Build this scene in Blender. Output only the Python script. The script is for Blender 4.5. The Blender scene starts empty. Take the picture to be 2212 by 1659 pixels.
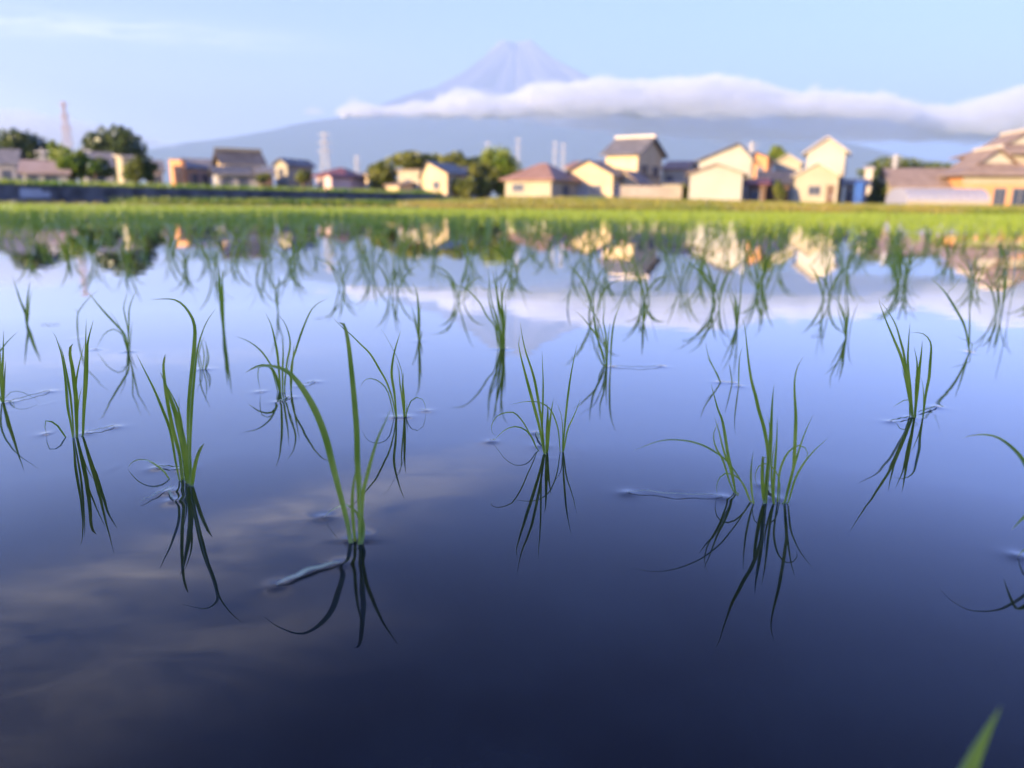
import bpy, bmesh, math, random
import numpy as np
from mathutils import Vector, Matrix, noise as mnoise

random.seed(11); rng = np.random.default_rng(11)
scn = bpy.context.scene
R = math.radians
# ------------------------------------------------------------------ camera
HAZE_D = 7.8e-5
CH = 0.20                       # lens height above the water
F2 = 1640.0                     # focal length in pixels of a 2212-wide picture
PITCH, ROLL = R(13.24), R(0.6)
FW = Vector((0, math.cos(PITCH), -math.sin(PITCH)))
R0 = Vector((1, 0, 0)); U0 = Vector((0, math.sin(PITCH), math.cos(PITCH)))
RT = R0*math.cos(ROLL) + U0*math.sin(ROLL)
UP = -R0*math.sin(ROLL) + U0*math.cos(ROLL)
cam_d = bpy.data.cameras.new('camera'); cam = bpy.data.objects.new('camera', cam_d)
scn.collection.objects.link(cam)
cam.matrix_world = Matrix(((RT.x, UP.x, -FW.x, 0), (RT.y, UP.y, -FW.y, 0), (RT.z, UP.z, -FW.z, CH), (0, 0, 0, 1)))
cam_d.sensor_width = 36; cam_d.lens = F2/2212*36
cam_d.clip_start = 0.01; cam_d.clip_end = 90000
cam_d.dof.use_dof = True; cam_d.dof.focus_distance = 0.64; cam_d.dof.aperture_fstop = 5.0
scn.camera = cam

# ------------------------------------------------------------------ light
SUN_EL = R(11.0)
SUN_V = Vector((-0.75, -0.66, 0)).normalized()          # horizontal direction towards the sun
w = bpy.data.worlds.new("World"); scn.world = w; w.use_nodes = True
nt = w.node_tree; nt.nodes.clear()
def N(nt, t, **k):
    n = nt.nodes.new(t)
    for a, b in k.items(): setattr(n, a, b)
    return n
out = N(nt, 'ShaderNodeOutputWorld'); bg = N(nt, 'ShaderNodeBackground')
sky = N(nt, 'ShaderNodeTexSky'); sky.sky_type = 'NISHITA'; sky.sun_disc = False
sky.sun_elevation = SUN_EL; sky.sun_rotation = math.atan2(SUN_V.x, SUN_V.y)
sky.air_density = 1.0; sky.dust_density = 0.8; sky.ozone_density = 2.2; sky.altitude = 200
bg.inputs['Strength'].default_value = 0.112
tc = N(nt, 'ShaderNodeTexCoord'); sep = N(nt, 'ShaderNodeSeparateXYZ')
L = nt.links.new
L(tc.outputs['Generated'], sep.inputs[0])
def M(op, a, b=None, c=None, clamp=False):
    n = N(nt, 'ShaderNodeMath', operation=op); n.use_clamp = clamp
    for i, v in enumerate((a, b, c)):
        if v is None: continue
        if isinstance(v, (int, float)): n.inputs[i].default_value = v
        else: L(v, n.inputs[i])
    return n.outputs[0]
zz = M('MAXIMUM', sep.outputs[2], 0.03)
cx = M('DIVIDE', sep.outputs[0], zz); cy = M('DIVIDE', sep.outputs[1], zz)
comb = N(nt, 'ShaderNodeCombineXYZ'); L(cx, comb.inputs[0]); L(cy, comb.inputs[1])
nz = N(nt, 'ShaderNodeTexNoise'); nz.inputs['Scale'].default_value = 2.4; nz.inputs['Detail'].default_value = 7
nz.inputs['Roughness'].default_value = 0.7; nz.inputs['Distortion'].default_value = 0.6
mp = N(nt, 'ShaderNodeMapping'); mp.inputs['Rotation'].default_value = (0, 0, R(-51)); mp.inputs['Scale'].default_value = (0.8, 1.9, 1)
L(comb.outputs[0], mp.inputs[0]); L(mp.outputs[0], nz.inputs[0])
def band(px, py, qx, qy, width):
    "0..1 mask round the sky-plane line from p to q"
    dx, dy = qx-px, qy-py; l = math.hypot(dx, dy); nx_, ny_ = -dy/l, dx/l
    d = M('ADD', M('MULTIPLY', M('SUBTRACT', cx, px), nx_), M('MULTIPLY', M('SUBTRACT', cy, py), ny_))
    g = M('POWER', 2.718, M('MULTIPLY', M('POWER', M('DIVIDE', M('ABSOLUTE', d), width), 2.0), -1.0))
    t = M('DIVIDE', M('ADD', M('MULTIPLY', M('SUBTRACT', cx, px), dx/l), M('MULTIPLY', M('SUBTRACT', cy, py), dy/l)), l)
    e = M('POWER', 2.718, M('MULTIPLY', M('POWER', M('ABSOLUTE', M('SUBTRACT', t, 0.5)), 4.0), -9.0))
    return M('MULTIPLY', g, e)
m1 = band(-1.75, 1.2, -0.25, 2.75, 0.22)
m2 = band(-1.35, 1.0, -0.45, 1.7, 0.22)
m3 = band(-4.5, 4.2, -1.7, 5.2, 0.35)
msk = M('ADD', M('ADD', m1, M('MULTIPLY', m2, 0.7)), M('MULTIPLY', m3, 0.6))
nr = N(nt, 'ShaderNodeMapRange'); nr.inputs[1].default_value = 0.36; nr.inputs[2].default_value = 0.68; L(nz.outputs[0], nr.inputs[0])
lowz = M('POWER', 2.718, M('MULTIPLY', M('POWER', M('DIVIDE', M('ABSOLUTE', M('SUBTRACT', sep.outputs[2], 0.03)), 0.105), 2.0), -1.0))
lft = N(nt, 'ShaderNodeMapRange'); lft.inputs[1].default_value = 0.15; lft.inputs[2].default_value = -0.55; L(sep.outputs[0], lft.inputs[0])
glow = M('MULTIPLY', M('MULTIPLY', lowz, lft.outputs[0]), 0.95)
cl = M('ADD', M('MULTIPLY', M('MULTIPLY', msk, nr.outputs[0]), 1.1), glow, clamp=True)
mix = N(nt, 'ShaderNodeMix', data_type='RGBA')
L(cl, mix.inputs['Factor']); 
tint = N(nt, 'ShaderNodeMix', data_type='RGBA', blend_type='MULTIPLY'); tint.inputs['Factor'].default_value = 1
L(sky.outputs[0], tint.inputs['A']); tint.inputs['B'].default_value = (0.47, 0.72, 1.90, 1)
L(tint.outputs['Result'], mix.inputs['A']); mix.inputs['B'].default_value = (9.5, 8.6, 9.4, 1)
L(mix.outputs['Result'], bg.inputs[0]); L(bg.outputs[0], out.inputs[0])
sd = bpy.data.lights.new('sun', 'SUN'); sd.energy = 4.3; sd.angle = R(0.5); sd.color = (1.0, 0.76, 0.47)
so = bpy.data.objects.new('sun', sd); scn.collection.objects.link(so)
so.rotation_euler = (-(SUN_V*math.cos(SUN_EL) + Vector((0, 0, math.sin(SUN_EL))))).to_track_quat('-Z', 'Y').to_euler()
vs = scn.view_settings
vs.view_transform = 'Standard'; vs.look = 'None'; vs.exposure = 1.4; vs.gamma = 1; vs.use_curve_mapping = False
scn.cycles.max_bounces = 6; scn.cycles.transparent_max_bounces = 12; scn.cycles.volume_bounces = 3

# ------------------------------------------------------------------ helpers
def ray(px, py): return (FW + RT*((px-1106)/F2) - UP*((py-829.5)/F2))
def ground(px, py, z=0.0):
    d = ray(px, py); t = (z-CH)/d.z
    return Vector((0, 0, CH)) + d*t
def at(px, py, Y):
    d = ray(px, py); return Vector((0, 0, CH)) + d*(Y/d.y)
def hgt(px, py, Y): return at(px, py, Y).z

def link(o, parent=None):
    scn.collection.objects.link(o)
    if parent: o.parent = parent
    return o
def tag(o, label=None, cat=None, group=None, kind=None):
    for k, v in (('label', label), ('category', cat), ('group', group), ('kind', kind)):
        if v: o[k] = v
    return o
def empty(name, loc=(0, 0, 0), rz=0, parent=None):
    o = bpy.data.objects.new(name, None); o.location = loc; o.rotation_euler = (0, 0, rz); o.empty_display_size = .1
    return link(o, parent)
def mesh(name, V, Fc, mat, parent=None, smooth=False):
    me = bpy.data.meshes.new(name)
    if isinstance(V, np.ndarray): V = V.tolist()
    if isinstance(Fc, np.ndarray): Fc = Fc.tolist()
    me.from_pydata(V, [], Fc)
    if mat: me.materials.append(mat)
    if smooth: me.polygons.foreach_set('use_smooth', np.ones(len(me.polygons), dtype=bool))
    me.update()
    return link(bpy.data.objects.new(name, me), parent)
def quadmesh(name, V, Q, mat, parent=None, smooth=False):
    "fast path, all quads"
    me = bpy.data.meshes.new(name); nV, nF = len(V), len(Q)
    me.vertices.add(nV); me.vertices.foreach_set('co', np.asarray(V, dtype=np.float32).ravel())
    me.loops.add(nF*4); me.loops.foreach_set('vertex_index', np.asarray(Q, dtype=np.int32).ravel())
    me.polygons.add(nF); me.polygons.foreach_set('loop_start', np.arange(0, nF*4, 4, dtype=np.int32))
    me.polygons.foreach_set('use_smooth', np.full(nF, smooth, dtype=bool))
    me.materials.append(mat); me.update(calc_edges=True)
    return link(bpy.data.objects.new(name, me), parent)
class MB:
    def __init__(s): s.v = []; s.f = []
    def add(s, V, Fc):
        b = len(s.v); s.v += [tuple(v) for v in V]; s.f += [tuple(i+b for i in f) for f in Fc]; return s
    def box(s, x0, x1, y0, y1, z0, z1):
        return s.add([(x0,y0,z0),(x1,y0,z0),(x1,y1,z0),(x0,y1,z0),(x0,y0,z1),(x1,y0,z1),(x1,y1,z1),(x0,y1,z1)],
                     [(0,3,2,1),(4,5,6,7),(0,1,5,4),(1,2,6,5),(2,3,7,6),(3,0,4,7)])
    def beam(s, a, b, t, t2=None):
        a = Vector(a); b = Vector(b); d = (b-a).normalized()
        u = d.cross(Vector((0,0,1)) if abs(d.z) < .9 else Vector((1,0,0))).normalized(); v = d.cross(u)
        t2 = t if t2 is None else t2; P = []
        for c, r in ((a, t), (b, t2)):
            for i, j in ((-1,-1),(1,-1),(1,1),(-1,1)): P.append(c + u*(i*r/2) + v*(j*r/2))
        return s.add(P, [(0,3,2,1),(4,5,6,7),(0,1,5,4),(1,2,6,5),(2,3,7,6),(3,0,4,7)])
    def slab(s, q, t):
        "quad or triangle q thickened upward by t along z"
        n = len(q); P = [Vector(p) for p in q] + [Vector(p)+Vector((0,0,t)) for p in q]
        return s.add(P, [tuple(range(n-1,-1,-1)), tuple(range(n,2*n))] + [(i,(i+1)%n,(i+1)%n+n,i+n) for i in range(n)])
    def tube(s, pts, rad, n=8):
        rings = []
        for i, p in enumerate(pts):
            p = Vector(p); a = Vector(pts[max(i-1,0)]); b = Vector(pts[min(i+1,len(pts)-1)])
            d = (b-a).normalized(); u = d.cross(Vector((0.3,1,0.1))).normalized(); v = d.cross(u)
            rings.append([p + (u*math.cos(k*2*math.pi/n) + v*math.sin(k*2*math.pi/n))*rad[i] for k in range(n)])
        V = [q for r in rings for q in r]
        Fc = [(i*n+k, i*n+(k+1)%n, (i+1)*n+(k+1)%n, (i+1)*n+k) for i in range(len(pts)-1) for k in range(n)]
        Fc += [tuple(range(n-1,-1,-1)), tuple((len(pts)-1)*n+k for k in range(n))]
        return s.add(V, Fc)
    def build(s, name, mat, parent=None, smooth=False): return mesh(name, s.v, s.f, mat, parent, smooth)

# ------------------------------------------------------------------ materials
def new_mat(name):
    m = bpy.data.materials.new(name); m.use_nodes = True; t = m.node_tree; t.nodes.clear()
    return m, t, N(t, 'ShaderNodeOutputMaterial')
def noisy(name, c1, c2, scale=3.0, rough=0.8, bump=0.0, bscale=None, spec=0.3, stretch=(1,1,1), detail=6, lo=.35, hi=.65, wave=None):
    m, t, o = new_mat(name); b = N(t, 'ShaderNodeBsdfPrincipled')
    co = N(t, 'ShaderNodeTexCoord'); mpp = N(t, 'ShaderNodeMapping'); mpp.inputs['Scale'].default_value = stretch
    n = N(t, 'ShaderNodeTexNoise'); n.inputs['Scale'].default_value = scale; n.inputs['Detail'].default_value = detail
    r = N(t, 'ShaderNodeMapRange'); r.inputs[1].default_value = lo; r.inputs[2].default_value = hi
    x = N(t, 'ShaderNodeMix', data_type='RGBA'); x.inputs['A'].default_value = (*c1, 1); x.inputs['B'].default_value = (*c2, 1)
    l = t.links.new
    l(co.outputs['Object'], mpp.inputs[0]); l(mpp.outputs[0], n.inputs[0]); l(n.outputs[0], r.inputs[0]); l(r.outputs[0], x.inputs['Factor'])
    l(x.outputs['Result'], b.inputs['Base Color']); b.inputs['Roughness'].default_value = rough
    b.inputs['Specular IOR Level'].default_value = spec
    if wave:
        wv = N(t, 'ShaderNodeTexWave'); wv.wave_type = 'BANDS'; wv.bands_direction = wave[0]; wv.inputs['Scale'].default_value = wave[1]
        l(co.outputs['Object'], wv.inputs[0]); bp = N(t, 'ShaderNodeBump'); bp.inputs['Strength'].default_value = wave[2]; bp.inputs['Distance'].default_value = 0.05
        l(wv.outputs[1], bp.inputs['Height']); l(bp.outputs[0], b.inputs['Normal'])
    elif bump:
        bp = N(t, 'ShaderNodeBump'); bp.inputs['Strength'].default_value = bump; bp.inputs['Distance'].default_value = 0.05
        l(n.outputs[0], bp.inputs['Height']); l(bp.outputs[0], b.inputs['Normal'])
    l(b.outputs[0], o.inputs[0]); return m
def leafmat(name, c1, c2, scale=40, trans=0.45, gloss=0.10, rand=0.0, rough=0.35, shade=(.4, .6)):
    m, t, o = new_mat(name); l = t.links.new
    co = N(t, 'ShaderNodeTexCoord'); n = N(t, 'ShaderNodeTexNoise'); n.inputs['Scale'].default_value = scale; n.inputs['Detail'].default_value = 3
    r = N(t, 'ShaderNodeMapRange'); r.inputs[1].default_value = shade[0]; r.inputs[2].default_value = shade[1]
    x = N(t, 'ShaderNodeMix', data_type='RGBA'); x.inputs['A'].default_value = (*c1, 1); x.inputs['B'].default_value = (*c2, 1)
    l(co.outputs['Object'], n.inputs[0]); l(n.outputs[0], r.inputs[0]); l(r.outputs[0], x.inputs['Factor'])
    df = N(t, 'ShaderNodeBsdfDiffuse'); tr = N(t, 'ShaderNodeBsdfTranslucent'); gl = N(t, 'ShaderNodeBsdfGlossy'); gl.inputs['Roughness'].default_value = rough
    a = N(t, 'ShaderNodeMixShader'); a.inputs[0].default_value = trans
    g = N(t, 'ShaderNodeMixShader'); fr = N(t, 'ShaderNodeFresnel'); fr.inputs[0].default_value = 1.4
    fm = N(t, 'ShaderNodeMath', operation='MULTIPLY'); fm.inputs[1].default_value = gloss*8
    l(fr.outputs[0], fm.inputs[0]); fm.use_clamp = True
    a1 = N(t, 'ShaderNodeAttribute'); a1.attribute_name = 'sheath'; a2 = N(t, 'ShaderNodeAttribute'); a2.attribute_name = 'tip'
    x1 = N(t, 'ShaderNodeMix', data_type='RGBA'); x1.inputs['B'].default_value = (.50, .56, .22, 1); l(x.outputs['Result'], x1.inputs['A']); l(a1.outputs['Fac'], x1.inputs['Factor'])
    x2 = N(t, 'ShaderNodeMix', data_type='RGBA'); x2.inputs['B'].default_value = (.52, .42, .14, 1); l(x1.outputs['Result'], x2.inputs['A']); l(a2.outputs['Fac'], x2.inputs['Factor'])
    x = x2; l(x.outputs['Result'], df.inputs[0]); l(x.outputs['Result'], tr.inputs[0])
    l(df.outputs[0], a.inputs[1]); l(tr.outputs[0], a.inputs[2]); l(fm.outputs[0], g.inputs[0]); l(a.outputs[0], g.inputs[1]); l(gl.outputs[0], g.inputs[2])
    l(g.outputs[0], o.inputs[0]); return m

MT = {}
MT['blade'] = leafmat('rice_blade', (0.29, 0.37, 0.025), (0.52, 0.55, 0.06), 25, .5, .04)
MT['blade_far'] = leafmat('rice_blade_far', (0.30, 0.40, 0.03), (0.42, 0.50, 0.05), 8, .5, .04)
MT['blade_pale'] = leafmat('pale_straw', (0.60, 0.60, 0.34), (0.78, 0.74, 0.48), 30, .3, .01)
MT['blade_olive'] = leafmat('floating_green', (0.16, 0.20, 0.03), (0.25, 0.28, 0.05), 30, .3, .01)
MT['grass'] = leafmat('bank_grass', (0.20, 0.25, 0.03), (0.40, 0.30, 0.07), .25, .4, .03)
MT['grass_green'] = leafmat('terrace_grass', (0.15, 0.26, 0.03), (0.30, 0.36, 0.05), .3, .4, .03)
MT['soil'] = noisy('field_soil', (0.13, 0.13, 0.04), (0.24, 0.20, 0.07), .25, .95)
MT['mud'] = noisy('mud', (0.012, 0.012, 0.014), (0.03, 0.026, 0.022), 6, .9)
MT['cream'] = noisy('cream_wall', (0.37, 0.31, 0.19), (0.43, 0.36, 0.23), .5, .85)
MT['white'] = noisy('white_wall', (0.38, 0.34, 0.25), (0.43, 0.385, 0.285), .5, .85)
MT['tan'] = noisy('tan_wall', (0.62, 0.44, 0.22), (0.70, 0.52, 0.28), .6, .85)
MT['orange'] = noisy('orange_wall', (0.60, 0.27, 0.10), (0.70, 0.34, 0.14), .8, .8, wave=('Z', 4, .3))
MT['pinkwall'] = noisy('pink_wall', (0.60, 0.38, 0.30), (0.68, 0.46, 0.37), .7, .85)
MT['greywall'] = noisy('grey_wall', (0.34, 0.30, 0.25), (0.46, 0.41, 0.34), .8, .85)
MT['wood'] = noisy('dark_wood', (0.10, 0.06, 0.04), (0.20, 0.12, 0.07), 1.5, .8, stretch=(4, 4, .5))
MT['roof_grey'] = noisy('grey_tile', (0.14, 0.125, 0.115), (0.24, 0.215, 0.19), 1.2, .55, wave=('X', 6, .6))
MT['roof_dark'] = noisy('dark_tile', (0.06, 0.055, 0.055), (0.12, 0.11, 0.105), 1.2, .45, wave=('X', 6, .6))
MT['roof_red'] = noisy('red_metal_roof', (0.27, 0.14, 0.085), (0.36, 0.20, 0.13), .8, .6, wave=('X', 3, .4))
MT['roof_pink'] = noisy('faded_pink_roof', (0.36, 0.25, 0.18), (0.44, 0.32, 0.24), .8, .7, wave=('X', 3, .4))
MT['roof_maroon'] = noisy('maroon_roof', (0.16, 0.05, 0.05), (0.24, 0.08, 0.07), .8, .6, wave=('X', 3, .4))
MT['roof_brown'] = noisy('brown_tile', (0.28, 0.19, 0.13), (0.38, 0.27, 0.19), 1.0, .7, wave=('X', 5, .6))
MT['ridge'] = noisy('ridge_tile', (0.50, 0.42, 0.30), (0.60, 0.50, 0.38), 1.5, .7)
MT['frame'] = noisy('window_frame', (0.25, 0.22, 0.19), (0.32, 0.28, 0.24), 3, .5)
MT['concrete'] = noisy('concrete', (0.36, 0.29, 0.21), (0.48, 0.39, 0.29), .4, .9, stretch=(1, 1, 2))
MT['stone'] = noisy('dark_stone', (0.06, 0.055, 0.05), (0.17, 0.155, 0.14), 1.3, .9, bump=.8)
MT['steel'] = noisy('galvanised_steel', (0.42, 0.40, 0.38), (0.52, 0.50, 0.47), 2, .5)
MT['rust'] = noisy('weathered_steel', (0.34, 0.25, 0.22), (0.42, 0.32, 0.28), 2, .7)
MT['polec'] = noisy('pole_concrete', (0.34, 0.32, 0.29), (0.44, 0.41, 0.37), 2, .9)
MT['blue'] = noisy('blue_sheet', (0.04, 0.10, 0.30), (0.06, 0.15, 0.38), 1.5, .5, bump=.5)
MT['bark'] = noisy('bark', (0.07, 0.05, 0.035), (0.13, 0.095, 0.065), 4, .95, bump=.6)
MT['leaf_dark'] = leafmat('evergreen_leaf', (0.075, 0.105, 0.03), (0.14, 0.165, 0.04), .5, .25, .04)
MT['leaf_olive'] = leafmat('olive_leaf', (0.14, 0.16, 0.025), (0.28, 0.27, 0.045), .6, .35, .04)
MT['leaf_bright'] = leafmat('bright_leaf', (0.14, 0.22, 0.02), (0.28, 0.32, 0.04), .6, .4, .04)
def glassmat():
    m, t, o = new_mat('window_glass'); b = N(t, 'ShaderNodeBsdfPrincipled')
    b.inputs['Base Color'].default_value = (0.05, 0.06, 0.08, 1); b.inputs['Roughness'].default_value = .08
    t.links.new(b.outputs[0], o.inputs[0]); return m
MT['glass'] = glassmat()
def filmmat():
    m, t, o = new_mat('vinyl_film'); l = t.links.new
    d = N(t, 'ShaderNodeBsdfDiffuse'); d.inputs[0].default_value = (.62, .60, .64, 1); tr = N(t, 'ShaderNodeBsdfTranslucent'); tr.inputs[0].default_value = (.62, .60, .62, 1)
    tp = N(t, 'ShaderNodeBsdfTransparent'); a = N(t, 'ShaderNodeMixShader'); a.inputs[0].default_value = .5
    b = N(t, 'ShaderNodeMixShader'); b.inputs[0].default_value = .22
    l(d.outputs[0], a.inputs[1]); l(tr.outputs[0], a.inputs[2]); l(a.outputs[0], b.inputs[1]); l(tp.outputs[0], b.inputs[2]); l(b.outputs[0], o.inputs[0]); return m
MT['film'] = filmmat()
def watermat():
    m, t, o = new_mat('paddy_water'); l = t.links.new
    co = N(t, 'ShaderNodeTexCoord')
    n1 = N(t, 'ShaderNodeTexNoise'); n1.inputs['Scale'].default_value = 8; n1.inputs['Detail'].default_value = 6
    r = N(t, 'ShaderNodeMapRange'); r.inputs[1].default_value = .42; r.inputs[2].default_value = .75
    x = N(t, 'ShaderNodeMix', data_type='RGBA'); x.inputs['A'].default_value = (.0012, .0016, .005, 1); x.inputs['B'].default_value = (.014, .018, .022, 1)
    l(co.outputs['Object'], n1.inputs[0]); l(n1.outputs[0], r.inputs[0]); l(r.outputs[0], x.inputs['Factor'])
    df = N(t, 'ShaderNodeBsdfDiffuse'); l(x.outputs['Result'], df.inputs[0])
    gl = N(t, 'ShaderNodeBsdfGlossy'); gl.inputs['Roughness'].default_value = .0
    gl.inputs[0].default_value = (.92, .94, 1, 1)
    n2 = N(t, 'ShaderNodeTexNoise'); n2.inputs['Scale'].default_value = 7; n2.inputs['Detail'].default_value = 2
    mp2 = N(t, 'ShaderNodeMapping'); mp2.inputs['Scale'].default_value = (1, 1.6, 1)
    l(co.outputs['Object'], mp2.inputs[0]); l(mp2.outputs[0], n2.inputs[0])
    bp = N(t, 'ShaderNodeBump'); bp.inputs['Strength'].default_value = 1.0; bp.inputs['Distance'].default_value = .00022
    l(n2.outputs[0], bp.inputs['Height']); l(bp.outputs[0], gl.inputs['Normal'])
    fr = N(t, 'ShaderNodeFresnel'); fr.inputs[0].default_value = 1.33
    k1 = N(t, 'ShaderNodeMath', operation='MULTIPLY_ADD'); k1.inputs[1].default_value = 10.5; k1.inputs[2].default_value = .38; l(fr.outputs[0], k1.inputs[0])
    k2 = N(t, 'ShaderNodeMath', operation='MINIMUM'); k2.inputs[1].default_value = 2.15; l(k1.outputs[0], k2.inputs[0])
    k3 = N(t, 'ShaderNodeMath', operation='MULTIPLY'); k3.use_clamp = True; l(k2.outputs[0], k3.inputs[0]); l(fr.outputs[0], k3.inputs[1])
    mx = N(t, 'ShaderNodeMixShader'); l(k3.outputs[0], mx.inputs[0]); l(df.outputs[0], mx.inputs[1]); l(gl.outputs[0], mx.inputs[2])
    l(mx.outputs[0], o.inputs[0]); return m
MT['water'] = watermat()

# ------------------------------------------------------------------ terrain
FAR = 27.0
def gz(x, y):
    "height of the land beyond the field"
    d = y - FAR
    if d < 0: return 0.05
    s = min(1, d/1.2); lf = max(0, min(1, (x+9)/8)); z = 0.03*s*(1-lf) + 0.10*s*lf
    cen = math.exp(-((x-6)/16.0)**2)
    t = max(0, min(1, (y-32)/46)); t = t*t*(3-2*t)
    z += t*(0.30 + 0.42*cen)*lf
    if y > 80: z += (min(y, 400)-80)*0.004
    return z
# water surface: fine near the camera so that the menisci round the stems are real
def axis(lo, f0, f1, hi, st, g=1.16):
    a = list(np.arange(f0, f1, st)); s = st; x = a[-1]
    while x < hi: s *= g; x += min(s, 3); a.append(min(x, hi))
    s = st; x = f0
    while x > lo: s *= g; x -= min(s, 3); a.insert(0, max(x, lo))
    return np.array(a)
WX = axis(-34, -0.85, 0.85, 34, .0032); WY = axis(-4.2, 0.22, 1.05, FAR+.4, .0032)
WZ = np.zeros((len(WY), len(WX)))
def dimple(x, y, h=.0012, r=.0045, R_=.03):
    i0, i1 = np.searchsorted(WX, (x-R_, x+R_)); j0, j1 = np.searchsorted(WY, (y-R_, y+R_))
    if i1-i0 < 4 or j1-j0 < 4: return
    X, Y = np.meshgrid(WX[i0:i1], WY[j0:j1]); rr = np.hypot(X-x, Y-y)
    WZ[j0:j1, i0:i1] = np.maximum(WZ[j0:j1, i0:i1], h*np.exp(-rr/r)) if h > 0 else np.minimum(WZ[j0:j1, i0:i1], h*np.exp(-rr/r))
def finish_water():
    X, Y = np.meshgrid(WX, WY); V = np.stack([X.ravel(), Y.ravel(), WZ.ravel()], 1)
    nx, ny = len(WX), len(WY); idx = np.arange(nx*ny).reshape(ny, nx)
    Q = np.stack([idx[:-1,:-1].ravel(), idx[:-1,1:].ravel(), idx[1:,1:].ravel(), idx[1:,:-1].ravel()], 1)
    tag(quadmesh('water', V, Q, MT['water'], smooth=True), 'still dark paddy water mirroring the sky, the mountain and the houses', 'water', kind='structure')
mb = MB(); mb.box(-33.6, 33.6, -4, FAR+.2, -.5, -.06)
tag(mb.build('mud_bed', MT['mud']), 'dark mud bed under the paddy water', 'ground', kind='structure')
# land: frame round the field plus the plain beyond
def land():
    xs = np.concatenate([-np.geomspace(13000, 120, 14), np.linspace(-110, -36, 12), np.linspace(-34, 34, 35), np.linspace(36, 110, 12), np.geomspace(120, 13000, 14)])
    ys = np.concatenate([[-190, -120, -60, -30, -12, -5, -4.0], np.linspace(0, FAR, 8), FAR+np.array([.4, .8, 1.2, 2, 3, 5]), np.linspace(35, 110, 26), np.geomspace(120, 9000, 16)])
    V = []; Q = []
    for y in ys:
        for x in xs:
            if y >= FAR: z = gz(x, y)
            else: z = 0.12
            if abs(x) <= 34 and -4.01 <= y <= FAR+.01: z = -0.3
            V.append((x, y, z))
    nx = len(xs)
    for j in range(len(ys)-1):
        for i in range(nx-1): Q.append((j*nx+i, j*nx+i+1, (j+1)*nx+i+1, (j+1)*nx+i))
    tag(mesh('ground', V, Q, MT['soil'], smooth=True), 'flat farmland of dry grass beyond the flooded field', 'ground', kind='structure')
land()
wl0 = at(-60, 397, 42); wl1 = at(965, 418, 68)
WTOP = 1.10
def terrace():
    a = Vector((wl0.x, wl0.y)); b = Vector((wl1.x, wl1.y)); d = (b-a).normalized(); nrm = Vector((-d.y, d.x))
    a = a - d*14
    # raised ground behind the retaining wall
    c = b + nrm*3.0; e = Vector((b.x-1, 400)); f = Vector((-420, 400)); g = Vector((-420, a.y))
    poly = [a+nrm*.42, b+nrm*.42, c, e, f, g]
    V = [(p.x, p.y, -.2) for p in poly] + [(p.x, p.y, WTOP-.03) for p in poly]; n = len(poly)
    Fc = [tuple(range(n, 2*n))] + [(i, (i+1) % n, (i+1) % n+n, i+n) for i in range(n)]
    tag(mesh('terrace', V, Fc, MT['soil']), 'raised field behind the low stone wall', 'ground', kind='structure')
    # the wall, blocks laid in courses
    mb = MB(); Lw = (b-a).length; s = 0; k = 0
    body = MB()
    while s < Lw:
        wd = random.uniform(.5, .9)
        for cz in range(4):
            z0 = -.15 + cz*.295; off = random.uniform(0, .035); sh = .25*(cz % 2)
            p0 = a + d*(s+sh); p1 = a + d*(s+sh+wd-.02)
            q = [p0 - nrm*off, p1 - nrm*off, p1 + nrm*.4, p0 + nrm*.4]
            body.add([(v.x, v.y, z0) for v in q] + [(v.x, v.y, z0+.285) for v in q], [(0,3,2,1),(4,5,6,7),(0,1,5,4),(1,2,6,5),(2,3,7,6),(3,0,4,7)])
        s += wd
    wroot = body.build('retaining_wall', MT['stone'])
    tag(wroot, 'low dark stone retaining wall running along the left edge of the field', 'wall')
    pr = MB(); 
    for px, sz, in ((66, .55), (96, .30)):
        t = (Lw)*0.0
    # pale outlet slabs set in the wall
    for px, hw, hz in ((66, .55, .42), (98, .22, .25)):
        r = ray(px, 415); # intersect with the wall line
        rd = Vector((r.x, r.y)); det = d.x*(-rd.y) + d.y*rd.x
        tt = (-(a.x)*(-rd.y) - (a.y)*rd.x)/det
        p = a + d*tt; m = MB()
        q = [p - d*hw - nrm*.06, p + d*hw - nrm*.06, p + d*hw + nrm*.05, p - d*hw + nrm*.05]
        m.add([(v.x, v.y, .42-hz*.2) for v in q] + [(v.x, v.y, .42+hz) for v in q], [(0,3,2,1),(4,5,6,7),(0,1,5,4),(1,2,6,5),(2,3,7,6),(3,0,4,7)])
        m.build('pale_slab', MT['steel'], wroot)
    return a, b, d, nrm
WA, WB, WD, WN = terrace()

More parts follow.
